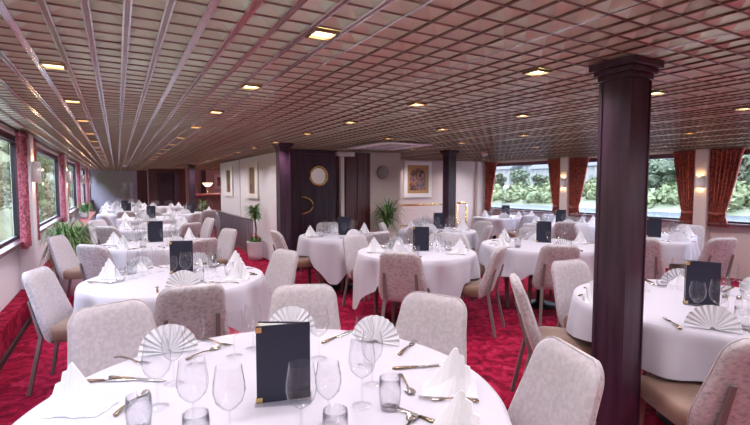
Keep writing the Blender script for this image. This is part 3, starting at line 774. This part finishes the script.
dress('T5M', [(4.20, 3.26, 'fan'), (3.93, 3.88, 'crest'), (4.98, 3.62, 'crest'), (4.80, 4.16, 'crest'), (4.35, 4.24, 'crest')], 2, (4.62, 3.86), math.radians(-55))
dress('TD', [(2.35, 5.95, 'crest'), (3.18, 5.95, 'crest'), (2.85, 6.26, 'crest'), (2.75, 5.42, 'crest')], 1, (2.82, 5.86), math.radians(-25))
dress('TB', [(4.06, 5.95, 'fan'), (4.60, 5.42, 'crest'), (4.90, 5.72, 'crest'), (4.50, 6.28, 'crest'), (4.15, 5.60, 'crest')], 1, (4.55, 5.90), math.radians(-35))
dress('T4', ring('T4', (250, 310, 20, 90, 150, 200), ('crest', 'fan')), 1)
dress('T5', ring('T5', (250, 320, 20, 110, 190), ('crest', 'fan')), 0, (.62, 10.9), math.radians(-5))
dress('F1', ring('F1', (250, 320, 20, 110, 190), ('crest', 'fan')), 0, (.2, 12.9), 0)
dress('F2', ring('F2', (250, 320, 20, 110, 190), ('fan', 'crest')), 0, (1.6, 12.3), math.radians(-8))
for k in ('F3', 'F4', 'F5', 'F6'): dress(k, ring(k, (235, 300, 0, 120, 180), ('crest', 'crest', 'fan')), 0)
piece('menu', .17, 15.0, 0, 'small dark menu standing on ' + dsc['F3'])
def rsets(key, pts, rz): # pts in the table's own axes
    x, y = TAB[key][:2]; c, s_ = math.cos(rz), math.sin(rz); return [(x + a * c - b * s_, y + a * s_ + b * c, k) for a, b, k in pts]
dress('W3', rsets('W3', [(-.42, -.36, 'crest'), (.02, -.36, 'crest'), (.46, -.36, 'crest'), (-.30, .36, 'crest'), (.25, .36, 'crest')], math.radians(20)), 1, (6.40, 3.50), math.radians(-60))
dress('W2', rsets('W2', [(-.40, -.34, 'crest'), (.02, -.34, 'crest'), (.42, -.34, 'crest'), (-.3, .34, 'crest'), (.28, .34, 'crest')], math.radians(8)), 1, (7.05, 5.52), math.radians(-50))
dress('W1', rsets('W1', [(-.40, -.33, 'crest'), (.02, -.33, 'crest'), (.42, -.33, 'crest'), (-.3, .33, 'crest')], 0), 1, (7.5, 7.32), math.radians(-40))
dress('W4', rsets('W4', [(-.25, .22, 'crest'), (.1, .22, 'crest')], math.radians(8)), 1)

# ------------------------------------------------------------------ curtains and sconces
def curtain(x, y0_, y1_, z0_, z1_, m, out, label, tie=None, toward=0, grp=''):
    t = thing('curtain', label, 'curtain', (0, 0, 0), 0, grp); mb = MB(); yc = (y0_ + y1_) / 2; hw = (y1_ - y0_) / 2
    def w(z):
        if tie is None: return 1 - .22 * math.sin(PI * min(1, max(0, (z1_ - z) / (z1_ - z0_)))) 
        q = (z - tie) / (z1_ - tie) if z > tie else 0
        return .50 + .50 * max(0, q) ** .8 if z > tie else .50 + .16 * (tie - z) / (tie - z0_)
    def P(u, v):
        z = z0_ + (z1_ - z0_) * v; k = w(z); s_ = (u - .5) * 2
        y = yc + toward * hw * (1 - k) + s_ * hw * k
        d_ = .028 * math.sin(u * 2 * PI * 7) + .01 * math.sin(u * 2 * PI * 3 + 1)
        if v > .96: d_ *= .7
        return (x - out * (.055 + d_ * (.7 + .3 * k)), y, z)
    mb.grid(P, 84, 16); mb.build('drape', m, t, solid=.004)
    hb = MB(); hb.grid(lambda u, v: (x - out * (.06 + .03 * math.sin(u * 2 * PI * 9)), y0_ + (y1_ - y0_) * u, z1_ - .05 + .055 * v), 90, 2); hb.build('heading', m, t, solid=.004)
    if tie is not None:
        k = .52; b = MB(); c_ = yc + toward * hw * (1 - k)
        b.grid(lambda u, v: (x - out * (.055 + .062 * math.cos((u - .5) * 2.6) - .01), c_ + (u - .5) * 2 * hw * (k + .03), tie - .03 + .05 * v + .05 * abs(u - .5) ), 24, 3); b.build('tieback', m, t, solid=.006)
def sconce(x, y, out, label, warm, watt, z=1.52, hgt=.22, r=.075):
    t = thing('wall_sconce', label, 'wall light', (x, y, z), 0, 'half-round wall sconces'); s = MB()
    pts = [(-out * r * math.sin(PI * i / 14), r * math.cos(PI * i / 14)) for i in range(15)]
    s.add([(a, b, zz) for zz in (0, hgt) for a, b in pts], [(i, i + 1, 16 + i, 15 + i) for i in range(14)], True); s.build('lamp_shade', 'shade_white', t, solid=.004)
    MB().box(min(0, -out * .006), -.02, .06, max(0, -out * .006), .02, hgt - .06).build('wall_plate', 'steel', t)
    MB().lathe([(.001, 0), (.012, .01), (.014, .04), (.001, .055)], 10, (-out * .032, 0, hgt / 2 - .03)).build('bulb_glass', 'lamp_warm', t)
    for zz in (hgt + .012, -.012):
        l = bpy.data.lights.new('sconce_bulb', 'POINT'); l.energy = watt; l.color = warm; l.shadow_soft_size = .018
        lo = bpy.data.objects.new('bulb', l); C.objects.link(lo); lo.location = (-out * .05, 0, zz); lo.parent = t
for i, c in enumerate(LCOL):
    o = ORD[i]
    vis = c > 4
    w_ = (ORD[i - 2] + ' left-window column' if vis else 'column outside the frame')
    curtain(XL + .05, c - .56, c - .14, .78, H - .035, 'curtain_pink', -1, 'pink and crimson damask curtain on the near side of the %s' % w_, grp='left window curtains')
    curtain(XL + .05, c + .15, c + .50, .78, H - .035, 'curtain_pink', -1, 'pink and crimson damask curtain on the far side of the %s' % w_, grp='left window curtains')
    sconce(XL + .15, c, -1, 'white half-round sconce on the %s' % w_, (1, .62, .30), .7, 1.50, .24)
for i, c in enumerate(RCOL):
    w_ = {6.42: 'far river-window column', 3.81: 'middle river-window column', 1.2: 'river-window column outside the frame', -1.42: 'last river-window column outside the frame'}[c]
    curtain(XR - .03, c + .10, c + .46, .80, H - .035, 'curtain_red', 1, 'dark red damask curtain left of the %s' % w_, 1.0, -.9, 'river window curtains')
    curtain(XR - .03, c - .56, c - .10, .80, H - .035, 'curtain_red', 1, 'dark red damask curtain right of the %s' % w_, 1.0, .9, 'river window curtains')
    sconce(XR - .14, c, 1, 'small white sconce lit up and down on the %s' % w_, (1, .60, .27), .55, 1.42, .19, .06)
curtain(XR - .03, 8.42, 8.84, .80, H - .035, 'curtain_red', 1, 'dark red damask curtain in the corner beside the painting wall', 1.0, .9, 'river window curtains')

# ------------------------------------------------------------------ wall things
def picture(name, label, pos, w, h, art, axis, mat_=.06, border=None, mx_=None):
    """axis 'x': hangs on a wall facing -x, 'y': facing -y"""
    t = thing(name, label, 'picture', pos, 0 if axis == 'y' else -PI / 2); d_ = .035; f = MB(); mx_ = mx_ or mat_
    for a, b, c_, e_ in ((-w / 2, -h / 2, w / 2, -h / 2 + mat_), (-w / 2, h / 2 - mat_, w / 2, h / 2), (-w / 2, -h / 2 + mat_, -w / 2 + mx_, h / 2 - mat_), (w / 2 - mx_, -h / 2 + mat_, w / 2, h / 2 - mat_)):
        f.box(a, -d_, b, c_, 0, e_)
    f.build('picture_frame', 'frame_white', t, bev=.004)
    iw, ih = w / 2 - mx_, h / 2 - mat_
    if border:
        MB().box(-iw, -.012, -ih, iw, -.004, ih).build('gilt_border', 'art_border', t)
        q = MB(); n = 12; aw, ah = iw - border, ih - border
        pts = [(-aw, -ah), (aw, -ah)] + [(aw * math.cos(PI * i / n), ah - aw * .8 + aw * .8 * math.sin(PI * i / n)) for i in range(n + 1)]
        q.add([(a, -.0135, b) for a, b in pts], [tuple(range(len(pts)))]); q.build('artwork', art, t)
    else: MB().box(-iw, -.014, -ih, iw, -.004, ih).build('artwork', art, t)
picture('wall_picture', 'white-framed golden picture nearer the pillar', (2.536, 9.75, 1.56), .92, .76, 'art_gold', 'x', .10, None, .22)
picture('wall_picture', 'white-framed golden picture farther along the white wall', (2.536, 12.1, 1.56), .92, .76, 'art_gold', 'x', .10, None, .22)
picture('wall_picture', 'large white-framed painting of warm and blue shapes on the cream wall', (6.25, 8.945, 1.60), .80, .86, 'art_blue', 'y', .095, .075)
picture('wall_picture', 'small dark picture on the far alcove wall', (3.85, 19.895, 1.60), .62, .60, 'art_dark', 'y', .12)
sp = thing('wall_speaker', 'round grey speaker mounted on the cream wall', 'speaker', (4.32, 7.315, 1.70))
q = MB(); q.add([(.115 * math.cos(2 * PI * i / 28), -.035, .115 * math.sin(2 * PI * i / 28)) for i in range(28)] + [(.12 * math.cos(2 * PI * i / 28), 0, .12 * math.sin(2 * PI * i / 28)) for i in range(28)],
      [tuple(range(27, -1, -1))] + [(i, (i + 1) % 28, 28 + (i + 1) % 28, 28 + i) for i in range(28)]); q.build('grille', 'plastic_grey', sp)
q = MB(); q.tube([(.123 * math.cos(2 * PI * i / 28), -.008, .123 * math.sin(2 * PI * i / 28)) for i in range(29)], .008, 6); q.build('ring', 'plastic_grey', sp)
# stair railing along the picture wall
rl = thing('stair_railing', 'low steel railing with close vertical bars along the white picture wall', 'railing', (2.40, 0, 0))
q = MB(); q.tube([(0, 9.3, .74), (0, 13.3, .74)], .022, 8); q.build('handrail', 'railing_steel', rl)
q = MB(); q.box(-.02, 9.3, .0, .02, 13.3, .05); q.build('base_rail', 'rail_dark', rl)
for k in range(26):
    q = MB(); q.box(-.012, 9.34 + k * .155, .05, .012, 9.39 + k * .155, .725); q.build('baluster', 'railing_steel', rl)
# brass guard rails
for x0_, x1_, yy, hh, lb in ((4.98, 6.28, 7.75, 1.05, 'longer brass guard rail under the painting'), (6.48, 6.74, 7.75, 1.07, 'short brass guard rail right of the second pillar')):
    t = thing('brass_rail', lb, 'railing', (0, yy, 0), 0, 'brass guard rails')
    q = MB(); q.tube([(x0_, 0, hh), (x1_, 0, hh)], .02, 8); q.build('top_rail', 'brass', t)
    q = MB(); q.tube([(x0_, 0, hh * .6), (x1_, 0, hh * .6)], .012, 8); q.build('middle_rail', 'brass', t)
    for xx in (x0_, x1_):
        q = MB(); q.tube([(xx, 0, 0), (xx, 0, hh)], .018, 8); q.build('post', 'brass', t)
# radiator ledge along the left windows
lg = thing('window_ledge', 'long red-topped wooden ledge under the far left windows', 'ledge', (0, 0, 0))
MB().box(XL + .17, 9.45, 0, XL + .37, 16.5, .60).build('cabinet', 'wood_dark', lg)
MB().box(XL + .16, 9.4, .60, XL + .40, 16.55, .635).build('top', 'red_wood', lg, bev=.005)
# bar counter with red top
bc = thing('bar_counter', 'dark bar counter with red top before the far alcove', 'counter', (0, 0, 0))
MB().box(2.15, 15.7, 0, 4.6, 16.1, 1.12).build('front', 'wood_panel', bc)
MB().box(2.1, 15.6, 1.12, 4.65, 16.15, 1.17).build('top', 'red_wood', bc, bev=.008)
for x_, lb in ((2.62, 'glowing cream lamp on the bar counter, left one'), (3.72, 'glowing cream lamp on the bar counter before the dark picture')):
    t = thing('table_lamp', lb, 'lamp', (x_, 15.9, 1.17), 0, 'glowing bar lamps')
    MB().lathe([(.07, 0), (.07, .015), (.012, .03), (.012, .26)], 12, capb=True).build('base', 'brass', t)
    MB().lathe([(.06, .24), (.10, .27), (.17, .36)], 16).build('lamp_shade', 'glow_shade', t)
# plants
def blade(mb, base, a, L, rise, w, droop):
    pts = []
    for i in range(7):
        s_ = i / 6; rr = L * s_; z = rise * math.sin(min(1, s_ * 1.1) * PI * .55) - droop * s_ * s_
        pts.append((base[0] + rr * math.cos(a), base[1] + rr * math.sin(a), base[2] + z, w * (1 - s_ ** 2 * .95) * (.5 + 1.2 * min(.5, s_))))
    px, py = -math.sin(a), math.cos(a); vs = []
    for x, y, z, ww in pts: vs += [(x - px * ww, y - py * ww, z + .35 * ww), (x, y, z), (x + px * ww, y + py * ww, z + .35 * ww)]
    mb.add(vs, [(3 * i + k, 3 * i + k + 1, 3 * i + 4 + k, 3 * i + 3 + k) for i in range(6) for k in (0, 1)], True)
def pot(t, r, h, ribs=0):
    p = MB(); n = 48
    for i in range(1): pass
    prof = [(r * .78, 0), (r * .9, h * .3), (r, h * .96), (r * 1.03, h), (r * .9, h), (r * .88, h * .9)]
    vs = [((rr * (1 + (.012 if (ribs and k % 2) else 0))) * math.cos(2 * PI * k / n), (rr * (1 + (.012 if (ribs and k % 2) else 0))) * math.sin(2 * PI * k / n), z) for rr, z in prof for k in range(n)]
    p.add(vs, [(i * n + k, i * n + (k + 1) % n, (i + 1) * n + (k + 1) % n, (i + 1) * n + k) for i in range(5) for k in range(n)] + [tuple(range(n - 1, -1, -1))], True); p.build('pot', 'pot_white', t)
    MB().lathe([(r * .88, h * .9)], 24, capt=True).build('soil', 'soil', t)
t = thing('spider_plant', 'bushy green and white striped spider plant in a ribbed pot by the window', 'plant', (-.60, 7.25, 0))
pot(t, .17, .52, 1); f = MB(); g = MB()
for k in range(420):
    a = R.uniform(0, 6.28); L = R.uniform(.16, .44); L = min(L, .30) if math.cos(a) < -.3 else L
    blade(f if k % 3 else g, (R.uniform(-.07, .07), R.uniform(-.07, .07), .48), a, L, R.uniform(.30, .64), .011, R.uniform(.15, .62))
f.build('foliage', 'leaf', t); g.build('pale_foliage', 'leaf_pale', t)
t = thing('leafy_plant', 'small green plant sitting on the far red ledge', 'plant', (-.71, 13.2, .642))
pot(t, .09, .14); f = MB()
for k in range(120): blade(f, (0, 0, .12), R.uniform(0, 6.28), R.uniform(.12, .28), R.uniform(.15, .34), .012, R.uniform(.05, .3))
f.build('foliage', 'leaf', t)
t = thing('dracaena', 'small palm on a thin trunk in a white pot beside the railing', 'plant', (2.33, 8.85, 0))
pot(t, .17, .36)
q = MB(); q.tube([(0, 0, .3), (.015, .01, .6), (-.01, 0, .84)], [.02, .017, .015], 8); q.build('trunk', 'trunk', t)
f = MB()
for k in range(120): blade(f, (R.uniform(-.02, .02), R.uniform(-.02, .02), R.uniform(.78, .92)), R.uniform(1.2, 5.1), R.uniform(.12, .27), R.uniform(.02, .26), .013, R.uniform(.0, .18))
for k in range(50): blade(f, (R.uniform(-.02, .02), R.uniform(-.02, .02), R.uniform(.78, .92)), R.uniform(-1.2, 1.2), R.uniform(.08, .18), R.uniform(.02, .26), .013, R.uniform(.0, .16))
f.build('foliage', 'leaf', t); g = MB()
for k in range(60): blade(g, (R.uniform(-.1, .1), R.uniform(-.1, .1), .34), R.uniform(0, 6.28), R.uniform(.04, .09), R.uniform(.04, .14), .014, .03)
g.build('ground_leaves', 'leaf', t)
for k in range(9):
    a = R.uniform(0, 6.28); g = MB(); g.lathe([(.001, -.012), (.016, 0), (.001, .014)], 8, (.09 * math.cos(a), .09 * math.sin(a), R.uniform(.42, .50))); g.build('flower', 'flower_red', t)
t = thing('corner_palm', 'green bladed palm in the corner beside the round wall speaker', 'plant', (4.2, 6.95, 0))
pot(t, .15, .34); f = MB()
for k in range(150):
    a = R.uniform(0, 6.28); L = R.uniform(.16, .5); L = min(L, .3) if math.sin(a) > .3 else L
    blade(f, (R.uniform(-.03, .03), R.uniform(-.03, .03), R.uniform(.70, .88)), a, L, R.uniform(.05, .45), .013, R.uniform(0, .30))
q = MB(); q.tube([(0, 0, .3), (0, 0, .85)], .022, 8); q.build('trunk', 'trunk', t); f.build('foliage', 'leaf', t)
t = thing('aisle_palm', 'distant green palm in a pot at the end of the railing', 'plant', (2.1, 13.7, 0))
pot(t, .17, .4); f = MB()
for k in range(120): blade(f, (0, 0, .4 + R.uniform(0, .55)), R.uniform(0, 6.28), R.uniform(.16, .34), R.uniform(.02, .3), .016, R.uniform(.05, .25))
q = MB(); q.tube([(0, 0, .3), (0, 0, .95)], .02, 8); q.build('trunk', 'trunk', t); f.build('foliage', 'leaf', t)

t = thing('flower_display', 'tall white blossom display against the far grey wall', 'flowers', (.40, 21.9, 0))
MB().lathe([(.10, 0), (.14, .3), (.09, .75), (.12, .85)], 16, capb=True).build('vase', 'pot_white', t)
f = MB()
for k in range(160): blade(f, (0, 0, .82), R.uniform(0, 6.28), R.uniform(.08, .36), R.uniform(.2, .85), .03, R.uniform(0, .3))
f.build('blossom_sprays', 'napkin', t)

# ------------------------------------------------------------------ outside: river, banks, trees, houses
def hash2(i, j): return (math.sin(i * 127.1 + j * 311.7) * 43758.5453) % 1
def vnoise(x, y):
    i, j = math.floor(x), math.floor(y); u, v_ = x - i, y - j; u = u * u * (3 - 2 * u); v_ = v_ * v_ * (3 - 2 * v_)
    return (hash2(i, j) * (1 - u) + hash2(i + 1, j) * u) * (1 - v_) + (hash2(i, j + 1) * (1 - u) + hash2(i + 1, j + 1) * u) * v_
struct(MB().box(XR + 2, -120, -1.56, 54, 260, -1.5).build('river', 'water'))
struct(MB().box(-7, -60, -1.56, XL - 1, 160, -1.5).build('river_left', 'water'))
def hz(x, y):
    d_ = x - 51
    z = -1.7 + min(d_, 5) * .35 + max(0, d_ - 5) * .02
    if d_ > 34: z += (d_ - 34) * .20 + max(0, d_ - 60) * .18
    return z + 1.2 * vnoise(x * .12, y * .1) * min(1, d_ / 8) + (6 * vnoise(x * .03 + 5, y * .022) if d_ > 50 else 0)
g = MB(); g.grid(lambda u, v: ((51 + 190 * u * u), -120 + 420 * v, hz(51 + 190 * u * u, -120 + 420 * v)), 60, 90); struct(g.build('hill_right', 'bank'))
def hl(x, y):
    d_ = -3.2 - x; return -1.7 + d_ * 1.0 + 2.2 * vnoise(x * .3, y * .25) * min(1, d_ / 3)
g = MB(); g.grid(lambda u, v: (-3.2 - 30 * u, -60 + 240 * v, hl(-3.2 - 30 * u, -60 + 240 * v)), 40, 120); struct(g.build('hill_left', 'verge_green'))
def blob(mb, c, r, rg, flat_=.85, sub=10, leaf=.34, n=110):
    """rounded mass of leaf sprays round a small solid heart"""
    def P(u, v):
        a, b = 2 * PI * u, PI * (v - .5)
        return (c[0] + .8 * r * math.cos(b) * math.cos(a), c[1] + .8 * r * math.cos(b) * math.sin(a), c[2] + .8 * r * flat_ * math.sin(b))
    mb.grid(P, 10, 6, True)
    for k in range(n):
        a, q = rg.uniform(0, 2 * PI), rg.uniform(-.7, 1); e = math.sqrt(1 - q * q); rr = r * rg.uniform(.72, 1.12)
        o = Vector((c[0] + rr * e * math.cos(a), c[1] + rr * e * math.sin(a), c[2] + rr * flat_ * q))
        t1 = Vector((rg.gauss(0, 1), rg.gauss(0, 1), rg.gauss(0, .6))).normalized() * leaf * rg.uniform(.6, 1.3)
        t2 = t1.cross(Vector((rg.gauss(0, 1), rg.gauss(0, 1), rg.gauss(0, 1)))).normalized() * leaf * rg.uniform(.4, .9)
        mb.add([o - t1, o + t2, o + t1, o - t2], [(0, 1, 2, 3)])
rg = random.Random(4)
m1 = MB()
for k in range(190):
    y = -40 + k * .95 + rg.uniform(-.5, .5); x = 53 + rg.uniform(0, 3.5); blob(m1, (x, y, hz(x, y) + rg.uniform(.0, .5)), rg.uniform(.9, 1.9), rg, .8, 8)
tag(m1.build('riverside_bushes', 'bush_green'), 'continuous pale green bushes along the far river bank', 'bushes', None, 'stuff')
m1 = MB()
for k in range(230):
    y = -20 + k * .75 + rg.uniform(-1, 1); fr_ = k % 3 == 0; x = rg.uniform(62, 78) if fr_ else rg.uniform(98, 150); blob(m1, (x, y, hz(x, y) + rg.uniform(.1, .6)), rg.uniform(.8, 1.4) if fr_ else rg.uniform(1.8, 3.4), rg, .9, 8, .34 if fr_ else .6, 120)
tag(m1.build('hillside_woods', 'tree_green'), 'mixed green woods scattered over the far hillside', 'woods', None, 'stuff')
m1 = MB()
for k in range(170):
    y = -20 + k * .75; x = -3.8 - rg.uniform(0, 8); blob(m1, (x, y, hl(x, y) + .2), rg.uniform(.5, 1.2), rg, .9, 8, .10, 420)
tag(m1.build('left_bank_woods', 'verge_green'), 'green bushes covering the near bank outside the left windows', 'bushes', None, 'stuff')
TREES = [(58, 31.5, 3.0, 'tall dark tree left of the middle column, beyond the river'), (59, 25.8, 2.4, 'rounded dark tree beside the middle river curtains, on the far bank'), (57.5, 37.5, 2.0, 'tree just right of the big pillar, on the far bank'),
         (58, 21.5, 2.6, 'tree at the right edge of the photo beyond the river'), (58, 53.5, 1.9, 'tree in the middle of the far river window'), (57.5, 57.5, 1.5, 'bushy tree at the left of the far river window'), (58, 49.0, 1.6, 'small tree at the right of the far river window')]
for x, y, s_, lb in TREES:
    t = thing('tree', lb, 'tree', (x, y, hz(x, y)), 0, 'trees on the far bank'); c_ = MB()
    for k in range(9): blob(c_, (rg.uniform(-.5, .5) * s_, rg.uniform(-.5, .5) * s_, s_ * rg.uniform(.5, 1.35)), s_ * rg.uniform(.34, .52), rg, .95, 10)
    c_.build('crown', 'tree_dark', t); q = MB(); q.tube([(0, 0, -.4), (0, 0, s_ * .7)], .22, 8); q.build('trunk', 'trunk', t)
HOUSES = [(90, 88, 7, 9, 3.8, 'house_wall', 'cream house at the left of the far river window'), (92, 77.6, 7, 7, 4.2, 'house_grey', 'grey house in the middle of the far river window'), (86, 70.5, 6, 6, 3.8, 'house_wall', 'white gabled house beside the far column curtains'),
          (90, 62, 7, 8, 3.6, 'house_wall', 'pale house just right of the far column curtains'), (93, 53, 7, 8, 4.2, 'house_grey', 'grey house above the trees right of the big pillar'), (96, 36, 7, 8, 4.4, 'house_grey', 'pale house up the hill at the right edge')]
for x, y, wx, wy, hh, m_, lb in HOUSES:
    z = min(hz(x + a, y + b) for a in (-3, 3) for b in (-4, 4)) - .3; hh += max(0, hz(x, y) - z) * .4
    t = thing('house', lb, 'house', (x, y, z), rg.uniform(-.15, .15), 'houses across the river')
    MB().box(-wx / 2, -wy / 2, 0, wx / 2, wy / 2, hh).build('walls', m_, t)
    q = MB(); e_ = .4; q.add([(-wx / 2 - e_, -wy / 2 - e_, hh), (wx / 2 + e_, -wy / 2 - e_, hh), (wx / 2 + e_, wy / 2 + e_, hh), (-wx / 2 - e_, wy / 2 + e_, hh), (0, -wy / 2 - e_, hh + 2.4), (0, wy / 2 + e_, hh + 2.4)],
                 [(3, 2, 1, 0), (0, 1, 4), (1, 2, 5, 4), (2, 3, 5), (3, 0, 4, 5)]); q.build('roof', 'house_roof', t)
    for zz in (1.2, 3.2):
        for k in range(4):
            yy = -wy / 2 + wy * (k + .5) / 4; MB().box(-wx / 2 - .04, yy - .4, zz, -wx / 2 + .02, yy + .4, zz + 1.1).build('window', 'house_window', t)
    MB().box(.4, -.4, hh + 1.2, 1.0, .2, hh + 3.0).build('chimney', 'house_grey', t)

# ------------------------------------------------------------------ light, camera
w = bpy.data.worlds.new('sky'); sc.world = w; w.use_nodes = True
bg = w.node_tree.nodes['Background']; bg.inputs[0].default_value = (.73, .79, 1.0, 1); bg.inputs[1].default_value = 10.0
def portal(x, y, w_, h_, rot):
    l = bpy.data.lights.new('daylight_portal', 'AREA'); l.shape = 'RECTANGLE'; l.size = w_; l.size_y = h_; l.cycles.is_portal = True
    o = bpy.data.objects.new('daylight_portal', l); C.objects.link(o); o.location = (x, y, (SZ + TZ) / 2); o.rotation_euler = rot
ends = [YB] + LCOL + [YF]
for a, b in zip(ends[:-1], ends[1:]):
    if b - a > .8: portal(XL - .13, (a + b) / 2, 1.12, b - a - .3, (0, -PI / 2, 0))
ends = [YB] + RCOL + [8.95]
for a, b in zip(ends[:-1], ends[1:]): portal(XR + .13, (a + b) / 2, 1.12, b - a - .3, (0, PI / 2, 0))
cl = bpy.data.lights.new('cabin_lamp', 'POINT'); cl.energy = 12; cl.color = (1, .8, .75); clo = bpy.data.objects.new('cabin_lamp', cl); C.objects.link(clo); clo.location = (3.3, 8.5, 1.9)
cam = bpy.data.cameras.new('camera'); co = bpy.data.objects.new('camera', cam); C.objects.link(co); sc.camera = co
cam.sensor_width = 36; cam.lens = 453 / 750 * 36; cam.clip_end = 600; cam.clip_start = .02
co.location = (0, 0, 1.47); co.rotation_euler = (PI / 2 - math.radians(3.51), 0, -math.radians(29.6))
sc.view_settings.view_transform = 'Standard'; sc.view_settings.look = 'None'; sc.view_settings.gamma = 1; sc.view_settings.use_curve_mapping = False
sc.view_settings.exposure = 0.5
sc.cycles.use_denoising = True; sc.cycles.transparent_max_bounces = 24; sc.cycles.max_bounces = 8; sc.cycles.diffuse_bounces = 4; sc.cycles.glossy_bounces = 4
sc.cycles.sample_clamp_indirect = 6; sc.cycles.caustics_reflective = False; sc.cycles.caustics_refractive = False
